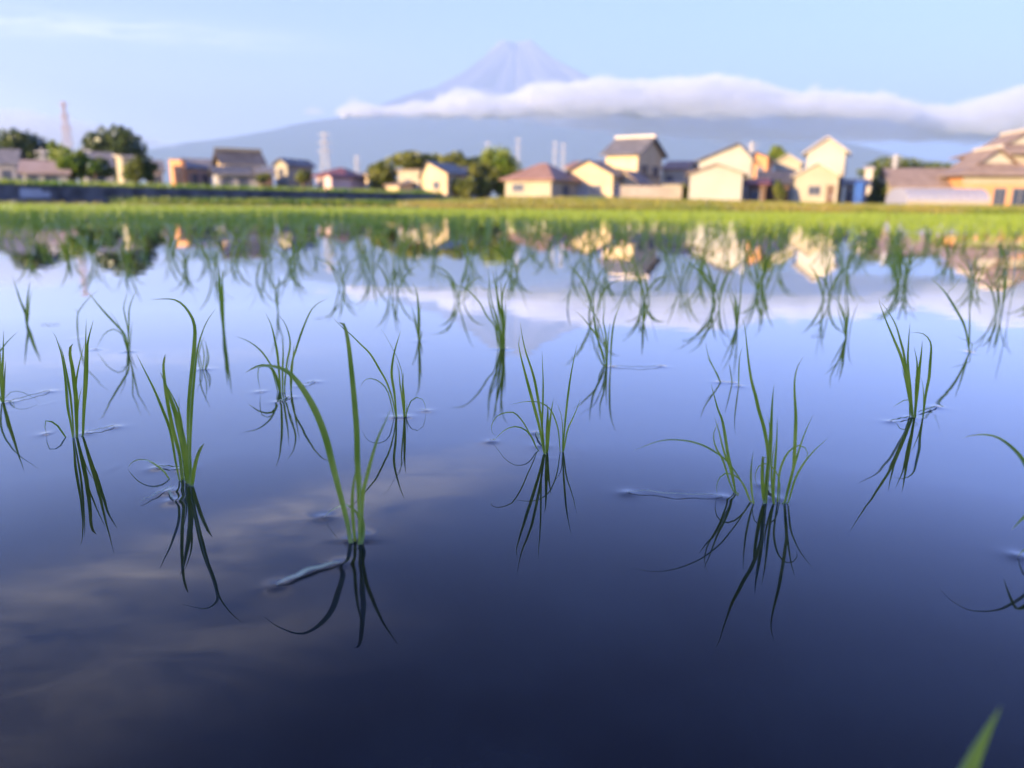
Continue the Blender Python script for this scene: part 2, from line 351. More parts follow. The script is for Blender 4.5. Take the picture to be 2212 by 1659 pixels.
# ------------------------------------------------------------------ ribbons (grass blades)
def catmull(P, n):
    P = np.asarray(P, float); 
    if len(P) == 2: return P[0] + (P[1]-P[0])*np.linspace(0, 1, n)[:, None]
    Q = np.vstack([2*P[0]-P[1], P, 2*P[-1]-P[-2]])
    seg = np.linalg.norm(np.diff(P, axis=0), axis=1); cum = np.concatenate([[0], np.cumsum(seg)]); tot = cum[-1]
    outp = []
    for s in np.linspace(0, tot, n):
        i = min(np.searchsorted(cum, s, side='right')-1, len(P)-2); u = (s-cum[i])/max(seg[i], 1e-9)
        p0, p1, p2, p3 = Q[i], Q[i+1], Q[i+2], Q[i+3]
        outp.append(.5*((2*p1) + (-p0+p2)*u + (2*p0-5*p1+4*p2-p3)*u*u + (-p0+3*p1-3*p2+p3)*u**3))
    return np.array(outp)
def ribbon(pts, wid, view=None, roll=0., twist=0., blunt=False, stem=.38, fold=.22):
    "pts n x 3, returns V, Q: a folded leaf three vertices wide"
    n = len(pts); T = np.gradient(pts, axis=0); T /= np.linalg.norm(T, axis=1)[:, None]+1e-12
    t = np.linspace(0, 1, n)
    prof = stem + (1-stem)*np.clip(t/.45, 0, 1)**1.3
    prof = prof*np.where(t > .62, np.clip((1-t)/.38, 0, 1)**(.25 if blunt else .78), 1.0)
    prof = np.maximum(prof, .03)
    V = []
    for i in range(n):
        vd = (pts[i]-np.array(view)) if view is not None else np.array((0, 1., 0))
        sd = np.cross(T[i], vd); sd /= np.linalg.norm(sd)+1e-9
        nn = np.cross(sd, T[i]); a = roll + twist*t[i]
        s2 = sd*math.cos(a) + nn*math.sin(a); n2 = np.cross(s2, T[i])
        h = wid*prof[i]/2
        V += [pts[i]-s2*h, pts[i]+n2*h*fold*2, pts[i]+s2*h]
    Q = []
    for i in range(n-1):
        b = i*3; Q += [(b, b+1, b+4, b+3), (b+1, b+2, b+5, b+4)]
    return np.array(V), np.array(Q)

SC = {5: (0, 540, .3255), 6: (432, 540, .3255), 7: (918, 540, .3255), 8: (1512, 540, .3255), 9: (216, 1026.1, .293),
      10: (1296.1, 918.1, .2929), 11: (1944.2, 864.1, .4792), 12: (0, 459, .26857), 13: (540, 459, .26857), 14: (1080, 459, .26857), 15: (1620, 459, .2676), 0: (0, 0, 1)}
BASES = []
def seedling(label, blades, crop, group='rice seedlings standing in the flooded field', mat='blade'):
    """blades: (points, width, opts) in picture units; each is unprojected to the distance its own reflection gives"""
    first = True; root = None
    for bl in blades:
        pts, wd = bl[0], bl[1]; op = bl[2] if len(bl) > 2 else {}
        ox, oy, s = SC[op.get('c', crop)]
        P = [(ox+x*s, oy+y*s) for x, y in pts]; wpx = wd*s
        g = ground(*P[0])
        if first:
            g0 = g.copy(); root = empty('rice_seedling', (g0.x, g0.y, 0)); first = False
            tag(root, label, 'rice seedling', group)
        D0 = g.y
        if 'w' in op: D1 = ground(*P[-1]).y
        elif 'r' in op:
            r1, r2 = ray(*P[-1]), ray(P[-1][0], op['r']); D1 = -2*CH/(r1.z/r1.y + r2.z/r2.y)
            D1 = min(max(D1, D0*.75), D0*1.3)
        else: D1 = D0*(1+random.uniform(-.035, .045))
        cum = [0]
        for a, b in zip(P[:-1], P[1:]): cum.append(cum[-1]+math.hypot(b[0]-a[0], b[1]-a[1]))
        W3 = []
        for p, c_ in zip(P, cum):
            t = c_/cum[-1]; Y = D0 + (D1-D0)*t**1.25
            q = at(p[0], p[1], Y)
            if q.z < .0006: q = ground(p[0], p[1], .0006)
            W3.append(np.array(q))
        W3[0][2] = 0
        dd = W3[0]-W3[1]; dd /= np.linalg.norm(dd)
        if not op.get('float'): W3.insert(0, W3[0]+dd*.02)
        n = max(10, min(34, int(cum[-1]/9)))
        C_ = catmull(W3, n)
        if not op.get('float'):
            m_ = np.arange(n) > 2; C_[m_, 2] = np.maximum(C_[m_, 2], .0004)
        wm = wpx/F2*math.hypot(D0, CH)*.96
        ro = random.uniform(-.4, .4); V, Q = ribbon(C_, wm/math.cos(ro*.7), (0, 0, CH), ro, random.uniform(-.45, .45), op.get('b', False), op.get('s', .38))
        V -= np.array((g0.x, g0.y, 0))
        bo = quadmesh('blade', V, Q, MT[mat], root, smooth=True); tt = np.repeat(np.linspace(0, 1, n), 3)
        for an, av in (('sheath', np.clip(1-tt/.22, 0, 1)*.75), ('tip', np.clip((tt-.9)/.1, 0, 1)*random.uniform(0, .8))):
            bo.data.attributes.new(an, 'FLOAT', 'POINT').data.foreach_set('value', av.astype(np.float32))
        if not op.get('float'):
            dimple(g.x, g.y)
            if 'w' in op: q = ground(*P[-1]); dimple(q.x, q.y, .0012, .004)
    BASES.append((g0.x, g0.y)); return root
seedling('tall seedling nearest the camera, one long leaf arching left over the water', [
 ([(757,1170),(752,1137),(743,1099),(733,1061),(718,1002),(704,947),(686,898),(666,859),(644,826),(624,805),(608,796),(588,791),(562,791),(544,797),(531,805)], 15, {'r':1331,'s':.5}),
 ([(780,1172),(784,1143),(779,1114),(776,1061),(772,996),(770.5,930),(764,849),(757.5,784),(752.6,742),(746,709),(739.6,698),(731,696)], 13, {'r':1398,'b':True,'s':.7}),
 ([(767,1170),(762,1114),(761,1085),(763,1050),(769,1012),(762,986)], 7, {'s':.8}),
 ([(780,1170),(783.5,1074),(793,1028),(803,989),(816,947),(832,911),(842,888),(847,880)], 8),
 ([(776,1171),(777,1061),(782,1031),(792,1017)], 6, {'s':.8}),
 ([(782,1160),(780,1143),(772,1110),(755,1093.5),(737.5,1092),(714,1104),(699,1118)], 5, {'w':1}),
], 0)
seedling('bushy bright green seedling at left whose tallest blade bends left at the tip', [
 ([(1275,1560),(1256,1350),(1252,1100),(1262,930),(1280,750),(1292,600),(1292,510),(1270,440),(1215,365),(1145,327),(1000,328)], 28, {'r':1301,'s':.7}),
 ([(1262,1555),(1262,1300),(1272,1050),(1288,850),(1305,700),(1325,600),(1370,480),(1435,385)], 22, {'r':1344}),
 ([(1255,1545),(1222,1300),(1180,1130),(1130,980),(1090,870),(1062,810)], 38, {'s':.6}),
 ([(1190,1525),(1165,1400),(1130,1200),(1075,1050),(1020,920),(960,800),(905,690)], 19, {'r':1230}),
 ([(1215,1520),(1190,1350),(1150,1200),(1110,1000),(1090,850),(1085,760),(1098,690)], 26, {'b':True}),
 ([(1240,1530),(1225,1350),(1195,1100),(1140,960),(1080,860)], 16),
 ([(1275,1560),(1290,1450),(1310,1370),(1335,1310),(1357,1280)], 24, {'b':True}),
 ([(1120,1515),(1080,1460),(1000,1405),(940,1390),(890,1400),(855,1430),(847,1447)], 13, {'w':1}),
 ([(1245,1520),(1200,1200),(1185,950)], 8),
 ([(1232,1535),(1215,1380),(1190,1250),(1150,1100)], 14),
 ([(1205,1520),(1195,1420),(1175,1300)], 14, {'s':.8}),
], 5)
seedling('small thin seedling directly behind the bushy one at left', [
 ([(1330,795),(1315,720),(1330,640),(1355,570)], 8), ([(1365,792),(1385,720),(1360,600),(1345,590)], 8),
 ([(1345,790),(1355,700),(1340,620),(1318,560)], 7), ([(1340,790),(1325,700),(1290,640),(1275,575)], 7), ([(1362,792),(1372,720),(1368,650)], 7)], 5)
seedling('seedling of narrow upright blades at left with one small arch touching the water', [
 ([(548,1232),(552,1100),(560,950),(565,800),(568,650),(570,550),(573,455)], 20),
 ([(550,1232),(558,1050),(570,880),(578,700),(585,600),(620,465)], 24, {'r':1142}),
 ([(510,1240),(505,1000),(495,900),(480,780),(465,700),(468,640),(485,620)], 28, {'b':True}),
 ([(485,1245),(470,1150),(450,1040),(435,850),(410,700),(385,620),(368,570),(345,540)], 22, {'r':1180}),
 ([(490,1240),(480,1100),(465,950),(440,800),(415,680),(390,610)], 14),
 ([(515,1240),(500,1050),(505,880),(525,760),(545,680),(560,620)], 13),
 ([(512,1240),(515,1080),(530,960),(550,900)], 10),
 ([(432,1238),(400,1190),(370,1155),(320,1130),(300,1140),(297,1170),(310,1222)], 12, {'w':1}),
], 5)
seedling('seedling cut by the left edge of the picture', [
 ([(20,1010),(15,850),(20,700),(25,530)], 16), ([(25,1010),(30,850),(40,730)], 12), ([(15,1000),(0,850),(-20,720)], 12),
 ([(12,1010),(-40,850),(-30,730),(40,620),(125,535)], 15), ([(30,1000),(60,1000),(90,1020),(97,1045)], 8, {'w':1}),
 ([(18,1010),(5,800),(0,620)], 14), ([(20,990),(80,940),(150,945),(230,985),(265,1012)], 4, {'w':1})], 5)
seedling('seedling behind the nearest one, with a forked leaf at left and bent leaf at right', [
 ([(535,940),(528,850),(515,700),(495,590),(470,490),(435,420)], 16),
 ([(548,940),(548,800),(552,680),(545,560)], 14),
 ([(603,932),(600,850),(610,750),(640,650),(680,530),(735,405),(790,350),(855,320)], 14, {'r':998}),
 ([(560,940),(575,760),(598,640),(590,560),(560,480),(510,420)], 12),
 ([(530,930),(515,860),(480,790),(440,765),(380,770),(305,812)], 17),
 ([(525,935),(490,810),(450,730),(395,660),(320,605),(235,572)], 12, {'r':935}),
 ([(515,935),(470,780),(420,765),(390,780),(385,850),(403,942)], 8, {'w':1}),
 ([(605,932),(610,820),(620,680),(625,620)], 12), ([(565,940),(560,860),(590,760),(600,680)], 6)], 6)
seedling('thin dim seedling behind the forked one, tall stems close together', [
 ([(225,800),(205,700),(200,620),(150,500),(110,390)], 8), ([(228,800),(215,640),(235,540),(215,470)], 12), ([(222,800),(200,640),(180,560)], 6), ([(226,800),(222,700),(240,600),(238,520)], 7)], 13)
seedling('seedling right of the nearest one, two stem clumps and a small arch at right', [
 ([(1300,1110),(1280,1000),(1240,880),(1190,790),(1130,690),(1060,620),(1000,560),(940,510),(875,443)], 13, {'r':1118}),
 ([(1305,1110),(1290,950),(1272,830),(1280,730),(1300,640),(1335,530)], 17),
 ([(1355,1110),(1340,980),(1325,870),(1320,800),(1300,740),(1285,730)], 10),
 ([(1353,1110),(1345,850),(1310,720),(1270,640),(1220,550),(1180,495)], 5),
 ([(1357,1110),(1352,980),(1345,880),(1352,810)], 18, {'s':.7}),
 ([(1365,1108),(1390,1020),(1420,985),(1450,978),(1480,995),(1497,1040),(1500,1068)], 8, {'w':1}),
 ([(1290,1110),(1250,950),(1210,890),(1160,858),(1110,855),(1080,880),(1065,910)], 8),
 ([(1368,1108),(1375,1000)], 8)], 6)
seedling('middle seedling with two long leaves meeting at the top and arches at its left', [
 ([(790,1345),(765,1200),(735,1080),(700,950),(660,800),(635,700),(622,620),(635,560)], 22, {'s':.45}),
 ([(795,1350),(775,1150),(760,1050),(735,900),(710,800),(670,680),(645,570),(632,480)], 20, {'r':1240}),
 ([(790,1350),(778,1200),(783,1000),(784,860),(780,760),(778,665)], 12),
 ([(808,1340),(812,1200),(815,1050),(808,1015)], 22, {'s':.7}), ([(812,1340),(822,1200),(840,1060),(853,985)], 18),
 ([(917,1336),(925,1200),(945,1000),(965,850),(985,740),(1010,620)], 14, {'r':1155}),
 ([(912,1336),(915,1200),(905,1100),(870,1000)], 8), ([(920,1336),(945,1200),(975,1130),(1010,1050),(1035,980)], 12),
 ([(897,1336),(885,1200),(855,1100),(820,1045),(770,1015),(720,1005),(640,1010),(560,1030)], 9),
 ([(745,1325),(720,1260),(690,1210),(650,1140),(600,1085),(570,1077),(520,1082),(470,1110),(440,1170),(450,1220),(480,1238)], 9, {'r':1085}),
 ([(745,1325),(720,1270),(690,1215),(640,1180),(590,1172),(530,1195),(480,1240),(442,1272)], 10, {'w':1})], 7)
seedling('large seedling right of centre with a very tall leaf leaning left', [
 ([(430,1675),(450,1450),(450,1330),(425,1180),(390,1060),(370,970),(345,880),(325,760),(310,620),(298,510),(280,445)], 26, {'r':1398}),
 ([(430,1674),(445,1500),(460,1380),(468,1250),(475,1100),(482,980),(493,890)], 30, {'r':1286,'s':.6}),
 ([(440,1674),(455,1450),(458,1330),(465,1200),(455,1130),(437,1100)], 17),
 ([(425,1672),(415,1550),(415,1430),(420,1370),(435,1355),(443,1380)], 24, {'b':True}),
 ([(490,1678),(490,1550),(500,1400),(510,1250),(514,1110)], 17), ([(485,1678),(475,1500),(480,1380),(500,1260)], 13),
 ([(528,1670),(530,1550),(515,1490),(480,1440),(430,1418),(395,1430),(370,1480),(370,1540),(395,1583)], 8, {'w':1}),
 ([(515,1670),(525,1500),(545,1420),(580,1350),(630,1305),(670,1298),(705,1320),(715,1360),(700,1400),(682,1420)], 14),
 ([(560,1678),(590,1560),(620,1450),(625,1380),(632,1250),(636,1100),(628,950),(630,850),(650,770),(688,705)], 22, {'r':1388}),
 ([(565,1678),(610,1500),(630,1420),(660,1320),(690,1230),(720,1160),(748,1095)], 14, {'r':1250}),
 ([(585,1678),(610,1590),(640,1500),(700,1400),(770,1320),(847,1250)], 14, {'r':1228})], 8)
seedling('seedling beside the large right one, with a very long thin leaf arching far left', [
 ([(237,1612),(215,1480),(185,1350),(165,1220),(145,1120),(120,1060),(95,970),(72,885)], 20, {'r':1196}),
 ([(225,1605),(190,1520),(165,1430),(140,1370),(110,1320),(92,1260),(95,1200),(130,1140)], 13),
 ([(237,1610),(200,1450),(160,1340),(130,1220),(110,1150),(95,1100)], 14),
 ([(1105,560),(1060,450),(1000,350),(930,260),(850,200),(760,150),(650,118),(530,108),(430,120),(330,155),(245,190)], 13, {'c':10,'r':1224}),
 ([(1110,565),(1080,480),(1030,400),(970,360),(910,362),(870,410),(860,460),(862,515)], 12, {'c':10,'w':1}),
 ([(1130,575),(1118,480),(1112,380),(1118,280),(1132,190)], 16, {'c':10,'r':1234})], 8)
seedling('seedling at right with two long blades meeting in a point and a hooked leaf', [
 ([(1415,1108),(1390,950),(1345,740),(1290,600),(1235,470),(1205,390),(1188,345),(1190,320)], 19, {'r':1152}),
 ([(1405,1108),(1385,930),(1355,700),(1330,600),(1300,500),(1250,410),(1190,335)], 17, {'r':1045}),
 ([(1415,1108),(1395,900),(1380,750),(1385,600),(1395,480)], 16), ([(1425,1105),(1440,950),(1455,800),(1470,680),(1476,600)], 22),
 ([(1430,1105),(1435,900),(1440,830),(1440,740),(1420,640)], 16),
 ([(1480,1108),(1500,950),(1520,850),(1528,750),(1535,650),(1525,600),(1490,560),(1440,548),(1400,548)], 19, {'r':1030}),
 ([(1480,1108),(1485,1000),(1480,900),(1465,840)], 8), ([(1392,1100),(1390,1010),(1378,990),(1340,1005),(1280,1043)], 8),
 ([(1410,1105),(1370,900),(1350,820),(1335,770)], 12)], 8)
seedling('sparse seedling of a few fine stems behind the large right one', [
 ([(137,880),(100,800),(65,730),(45,660),(37,600)], 9), ([(213,885),(205,820),(190,740)], 7), ([(257,905),(258,800),(265,700),(285,640)], 9), ([(137,880),(120,830),(70,750),(40,700)], 5)], 8)
seedling('slender dark seedling right of centre, in line above the sparse one', [
 ([(240,510),(238,400),(232,330),(190,220)], 9), ([(245,510),(250,420),(258,350)], 15), ([(240,510),(236,440),(225,330)], 11), ([(250,510),(262,400),(272,250),(278,110)], 9), ([(240,508),(225,400),(200,300),(175,200)], 7), ([(243,508),(248,400),(240,300),(232,230)], 8)], 8)
seedling('blurred upright seedling between the large right one and the hooked one', [
 ([(965,585),(962,500),(955,420),(935,370),(880,300)], 10), ([(972,585),(975,500),(985,420),(980,320)], 15), ([(968,585),(960,470),(920,350),(940,270)], 9), ([(990,585),(1000,500),(1030,400),(1060,330)], 7), ([(968,585),(945,500),(925,430),(905,350)], 8), ([(975,585),(970,450),(965,350),(950,300)], 8)], 8)
seedling('seedling at far right with a single long leaf slanting up to the left', [
 ([(1790,680),(1775,580),(1750,490),(1712,418),(1640,300),(1580,230),(1525,183)], 17), ([(1785,680),(1790,500),(1788,320)], 10),
 ([(1785,680),(1765,560),(1745,490),(1700,400),(1640,298),(1700,230),(1752,140)], 5), ([(1795,685),(1805,620),(1740,590),(1690,570)], 5)], 8)
seedling('seedling of fanned blades behind the middle one, slightly right', [
 ([(1190,768),(1185,700),(1150,600),(1120,540),(1080,490),(1030,430),(987,402)], 11), ([(1200,768),(1190,620),(1165,510),(1130,430),(1080,380),(1038,340)], 7),
 ([(1195,768),(1150,600),(1130,520),(1120,400),(1122,290)], 13), ([(1208,768),(1215,600),(1230,470)], 10), ([(1232,770),(1235,650),(1250,500),(1275,410),(1303,352)], 13),
 ([(1210,768),(1200,560),(1183,480),(1188,400),(1192,330)], 11), ([(1185,768),(1160,720),(1155,680)], 10), ([(1205,768),(1195,650),(1200,560),(1225,540)], 8)], 7)
seedling('dense dark tuft behind the middle seedling, a leaf arching left from its top', [
 ([(485,655),(475,580),(460,500),(410,440),(370,360),(310,290),(250,245),(150,230)], 10), ([(505,658),(490,560),(465,420),(440,330),(425,200),(415,80)], 9),
 ([(510,658),(500,560),(480,450),(460,400),(415,340)], 10), ([(515,658),(515,500),(500,400),(470,250),(450,130)], 15), ([(520,658),(520,500),(510,350),(505,200)], 15),
 ([(525,658),(520,450),(510,350),(525,250),(560,175)], 13), ([(530,655),(525,520),(525,380)], 10), ([(512,658),(490,520),(465,470),(445,500)], 8), ([(515,658),(500,480),(480,330),(470,80)], 9),
 ([(508,658),(485,540),(450,440),(420,300),(430,190)], 10), ([(522,658),(530,520),(535,400),(530,300)], 10), ([(500,658),(478,560),(468,480)], 10)], 7)
seedling('short tight tuft left of the dense dark tuft', [
 ([(1450,600),(1440,520),(1425,440),(1395,350)], 9), ([(1452,600),(1450,480),(1450,400),(1440,290),(1410,210)], 15), ([(1458,600),(1455,450),(1468,350)], 9),
 ([(1460,600),(1470,560),(1475,530)], 9), ([(1450,600),(1445,560),(1425,480),(1400,400)], 7), ([(1455,600),(1458,500),(1462,420)], 11)], 6)
seedling('tiny sprig of upright leaves between the dense dark tuft and the fanned seedling', [([(946,382),(952,320),(965,270),(978,222)], 11), ([(948,382),(950,330),(958,290)], 7)], 7)
seedling('narrow pair of stems right of the fanned seedling', [([(1447,480),(1455,380),(1460,290)], 15), ([(1452,480),(1475,400),(1497,340)], 10), ([(1449,480),(1440,420),(1450,350)], 8)], 7)
seedling('thin seedling at far left with a long leaf drooping left', [
 ([(850,675),(845,620),(820,550),(775,500),(700,420),(640,350),(600,300),(550,270)], 13), ([(848,675),(830,560),(770,510)], 11), ([(852,675),(850,540),(830,440),(820,380),(840,300),(845,250)], 8),
 ([(855,675),(855,500),(860,380),(890,300),(912,245)], 9), ([(845,675),(830,600),(810,560),(760,525),(700,550),(660,610),(635,662)], 7, {'w':1}), ([(862,675),(868,560),(880,470)], 6), ([(846,675),(790,500),(720,400)], 5)], 5)
seedling('seedling with sunlit yellow green tips near the left edge', [
 ([(180,490),(165,420),(140,350),(120,290),(80,170)], 11), ([(182,490),(178,400),(185,300),(200,200)], 15), ([(175,490),(165,400),(130,320)], 12), ([(182,490),(190,430),(195,340),(215,260)], 8)], 5)
seedling('two fine bent stems between the left seedlings', [([(520,585),(515,500),(515,430),(540,380),(600,310),(660,260)], 7), ([(518,585),(512,480),(515,400),(480,405)], 9)], 5)
seedling('single thick sunlit yellow seedling in the left half', [([(1484,535),(1472,350),(1462,250),(1450,100)], 22, {'s':.8}), ([(1485,535),(1478,300),(1475,120)], 15, {'s':.8}), ([(1482,535),(1465,400),(1455,280)], 12)], 5, mat='blade_far')
seedling('seedling mostly outside the right edge, one broad leaf arching left into the picture', [
 ([(2262,1225),(2250,1120),(2232,1050),(2212,998),(2184,965),(2150,943),(2112,939),(2078,946)], 12, {'r':1271,'s':.6}),
 ([(2264,1225),(2262,1140),(2238,1098),(2212,1117),(2186,1144)], 11), ([(2262,1228),(2245,1185),(2220,1182),(2198,1202)], 6, {'w':1})], 0)
seedling('blurred leaf tip of the seedling at the bottom right corner', [
 ([(2035,1800),(2085,1680),(2122,1600),(2162,1525)], 34, {'s':.8}), ([(2045,1800),(2060,1710),(2078,1668)], 14), ([(2035,1800),(1990,1740),(1960,1690)], 12)], 0)
# ------------------------------------------------------------------ floating leaves
def floater(label, P, wpx, crop=0, mat='blade_pale', name='floating_leaf'):
    ox, oy, s = SC[crop]; P = [(ox+x*s, oy+y*s) for x, y in P]
    W3 = [np.array(ground(*p, .0015)) for p in P]; n = 22; C_ = catmull(W3, n)
    C_[:, 2] += .0006*np.sin(np.linspace(0, 9, n))**2
    T = np.gradient(C_, axis=0); T /= np.linalg.norm(T, axis=1)[:, None]
    dist = np.linalg.norm(W3[0]); wm = wpx*s/F2*dist/.72
    t = np.linspace(0, 1, n); h = wm/2*np.clip(np.sin(np.pi*(t*.94+.03)), .05, 1)**.6
    S = np.stack([-T[:, 1], T[:, 0], np.zeros(n)], 1); V = []
    for i in range(n): V += [C_[i]-S[i]*h[i], C_[i]+np.array((0, 0, -.0003)), C_[i]+S[i]*h[i]]
    Q = []
    for i in range(n-1): b = i*3; Q += [(b, b+3, b+4, b+1), (b+1, b+4, b+5, b+2)]
    V = np.array(V); c0 = V.mean(0).copy(); c0[2] = 0
    o = quadmesh(name, V-c0, np.array(Q), MT[mat], smooth=True); o.location = c0
    for i in range(0, n): 
        for sg in (-1, 1): dimple(C_[i][0]+S[i][0]*sg*h[i]*1.3, C_[i][1]+S[i][1]*sg*h[i]*1.3, -.0002, .005, .03)
    for k in (0, -1): dimple(C_[k][0], C_[k][1], .0012, .004)
    return tag(o, label, 'floating leaf')
floater('long pale straw lying flat on the water left of the large right seedling', [(205,490),(300,488),(380,487),(500,505),(640,510),(770,512),(905,521)], 11, 10)
floater('broad pale leaf floating just below the nearest seedling', [(1300,800),(1380,770),(1450,740),(1520,705),(1600,680),(1680,660),(1775,640)], 40, 9)
floater('thin pale straw floating at the foot of the bushy left seedling', [(545,75),(430,130),(300,195)], 10, 9)
floater('short pale leaf fragment beside the bushy left seedling', [(505,110),(540,178)], 14, 9)
floater('narrow green leaf floating behind the fanned seedling, at its right', [(1245,770),(1330,772),(1420,776),(1500,773),(1570,767)], 8, 7, 'blade_olive')
floater('small dark leaf floating near the left edge', [(270,490),(340,492),(400,486)], 9, 5, 'blade_olive')
floater('thin leaf floating by the seedling cut by the left edge', [(60,1003),(180,970),(330,932)], 6, 5, 'blade_olive')
floater('pale leaf tip floating at the right foot of the narrow upright left seedling', [(570,1208),(640,1192),(760,1168)], 9, 5)
floater('pale bent leaf floating behind the hooked seedling at right', [(1450,1075),(1510,1055),(1575,1035)], 14, 8)
floater('green leaf floating left of the hooked seedling at right', [(1265,1132),(1330,1118),(1400,1105)], 9, 8, 'blade_olive')
floater('pale leaf scrap floating behind the large right seedling', [(1225,430),(1255,480),(1290,530)], 22, 10)
floater('pale leaf scrap floating behind the middle seedling', [(735,1205),(755,1240),(775,1290)], 18, 7)
floater('faint leaf floating behind the forked seedling', [(675,895),(720,882),(765,868)], 10, 6)
floater('pale scrap floating at the foot of the forked seedling', [(525,1000),(560,985),(605,970)], 9, 6)
floater('dark leaf floating left of the blurred upright seedling', [(735,566),(790,568),(830,570)], 9, 8, 'blade_olive')
floater('green leaf lying on the water at the left foot of the bushy seedling', [(1205,1442),(1100,1434),(1035,1438)], 11, 5, 'blade_olive')
# ------------------------------------------------------------------ the rest of the crop
def proto(nb, hgt_, seed, segs=6, wmul=1.0):
    r = random.Random(seed); Vs = []; Qs = []; off = 0
    for _ in range(nb):
        az = r.uniform(0, 2*math.pi); L_ = hgt_*r.uniform(.55, 1.15); bend = r.uniform(.05, .75)**1.3; e = r.uniform(-.012, .012), r.uniform(-.012, .012)
        lean = r.uniform(.02, .30); P = []; x, z, a = 0., -.015, lean
        P.append((0, -.015)); ds = (L_+.015)/segs
        for k in range(segs):
            a = lean + bend*2.2*((k+1)/segs)**2.2; x += math.sin(a)*ds; z += math.cos(a)*ds; P.append((x, max(z, -.01)))
        p3 = np.array([(e[0]+q[0]*math.cos(az), e[1]+q[0]*math.sin(az), q[1]) for q in P])
        V, Q = ribbon(p3, r.uniform(.0032, .0052)*wmul, (math.cos(r.uniform(0, 6.28))*3, math.sin(r.uniform(0, 6.28))*3, .1), 0, r.uniform(-.8, .8))
        Vs.append(V); Qs.append(Q+off); off += len(V)
    return np.vstack(Vs), np.vstack(Qs)
PN = [proto(random.randint(6, 10), .125, 100+i, 8) for i in range(14)]
PF = [proto(9, .125, 300+i, 4, 1.25) for i in range(12)]
RV = np.array((-.8, .6)); NV = np.array((.6, .8)); B0 = np.array((-.478*CH, 2.12*CH))
cand = []
for k in range(3, 110):
    nn_ = 1.41*CH + (2.0 + (k-2)*1.42)*CH if k > 2 else 0
    nn_ = 6.1*CH + (k-3)*1.5*CH
    for j in range(-180, 190):
        p = NV*nn_ + RV*(.03 + j*.88*CH + (k % 3)*.04) + rng.normal(0, .014, 2)
        x, y = p
        if y < .9 or y > FAR-.1 or abs(x) > y*.80+.5 or abs(x) > 33: continue
        if rng.random() < ((.36 if x > y*.08 else .42) if y < 6 else (.15 if y < 13 else .04)): continue
        if min(math.hypot(x-a, y-b) for a, b in BASES or [(9, 9)]) < .085: continue
        cand.append((y, x))
cand.sort()
NEAR = cand[:300-len(BASES)]; REST = cand[300-len(BASES):]
pm = []
for i, (V, Q) in enumerate(PN):
    me = None; o = quadmesh('rice_seedling', V, Q, MT['blade'], smooth=True); pm.append(o.data); bpy.data.objects.remove(o)
for i, (y, x) in enumerate(NEAR):
    o = bpy.data.objects.new('rice_seedling', pm[random.randrange(len(pm))]); link(o)
    o.location = (x, y, 0); o.rotation_euler = (0, 0, random.uniform(0, 6.28)); s = random.uniform(.75, 1.12); o.scale = (s, s, s*random.uniform(.9, 1.1))
    side = 'left' if x < -y*.2 else ('right' if x > y*.2 else 'middle')
    row = 'just behind the sharp foreground plants' if y < 2.0 else 'in the blurred rows farther out'
    tag(o, f'thin green rice seedling {row}, {side} of the field', 'rice seedling', f'rice seedlings {row} at the {side}')
Vs = []; Qs = []; off = 0
for y, x in REST:
    V, Q = (PN if y < 6 else PF)[random.randrange(12)]; a = random.uniform(0, 6.28); s = random.uniform(.78, 1.15); c_, s_ = math.cos(a)*s, math.sin(a)*s
    W_ = np.stack([V[:, 0]*c_ - V[:, 1]*s_ + x, V[:, 0]*s_ + V[:, 1]*c_ + y, V[:, 2]*s], 1)
    Vs.append(W_); Qs.append(Q+off); off += len(V)
print('rest plants', len(REST), 'verts', off)
tag(quadmesh('rice_crop', np.vstack(Vs), np.vstack(Qs), MT['blade_far'], smooth=True), 'dense green band of rice seedlings across the far half of the paddy', 'rice crop', kind='stuff')
finish_water()

# ------------------------------------------------------------------ grasses on the banks
def tuft_field(name, label, n, sampler, mat, h0=.12, h1=.3, wd=.02):
    V = np.zeros((n, 4, 3)); 
    for i in range(n):
        x, y, z = sampler(); a = random.uniform(0, 6.28); h = random.uniform(h0, h1); u = wd*random.uniform(.6, 1.4)
        lx, ly = random.gauss(0, .3)*h, random.gauss(0, .3)*h; cx_, sx_ = math.cos(a)*u, math.sin(a)*u
        V[i] = ((x-cx_, y-sx_, z-.02), (x+cx_, y+sx_, z-.02), (x+lx+cx_*.15, y+ly+sx_*.15, z+h), (x+lx-cx_*.15, y+ly-sx_*.15, z+h))
    Q = np.arange(4*n).reshape(n, 4)
    return tag(quadmesh(name, V.reshape(-1, 3), Q, MT[mat]), label, 'grass', kind='stuff')
def s_bank():
    y = FAR + random.random()**1.6*14 + .3; x = random.uniform(-.12 if random.random() < .93 else -.75, .75)*y; return x, y, gz(x, y)
tuft_field('bank_grass', 'dry yellow green grass on the bank beyond the rice', 26000, s_bank, 'grass', .05, .22, .03)
def s_mid():
    y = random.uniform(40, 84); x = random.uniform(-.15, .75)*y; return x, y, gz(x, y)
tuft_field('meadow_grass', 'rough grass between the bank and the houses', 26000, s_mid, 'grass', .1, .35, .06)
def s_ter():
    t = random.random(); s = random.random()**1.5*40; p = WA + (WB-WA)*t + WN*(s+.25); return p.x, p.y, WTOP-.03
tuft_field('terrace_grass', 'bright green grass on the terrace above the dark stone wall', 20000, s_ter, 'grass_green', .1, .4, .05)
def s_foot():
    t = .42+.58*random.random()**.7; p = WA + (WB-WA)*t - WN*random.uniform(.2, 2.2); return p.x, p.y, gz(p.x, p.y)
tuft_field('wall_weeds', 'weeds growing along the foot of the dark stone wall', 5000, s_foot, 'grass_green', .15, .55, .05)

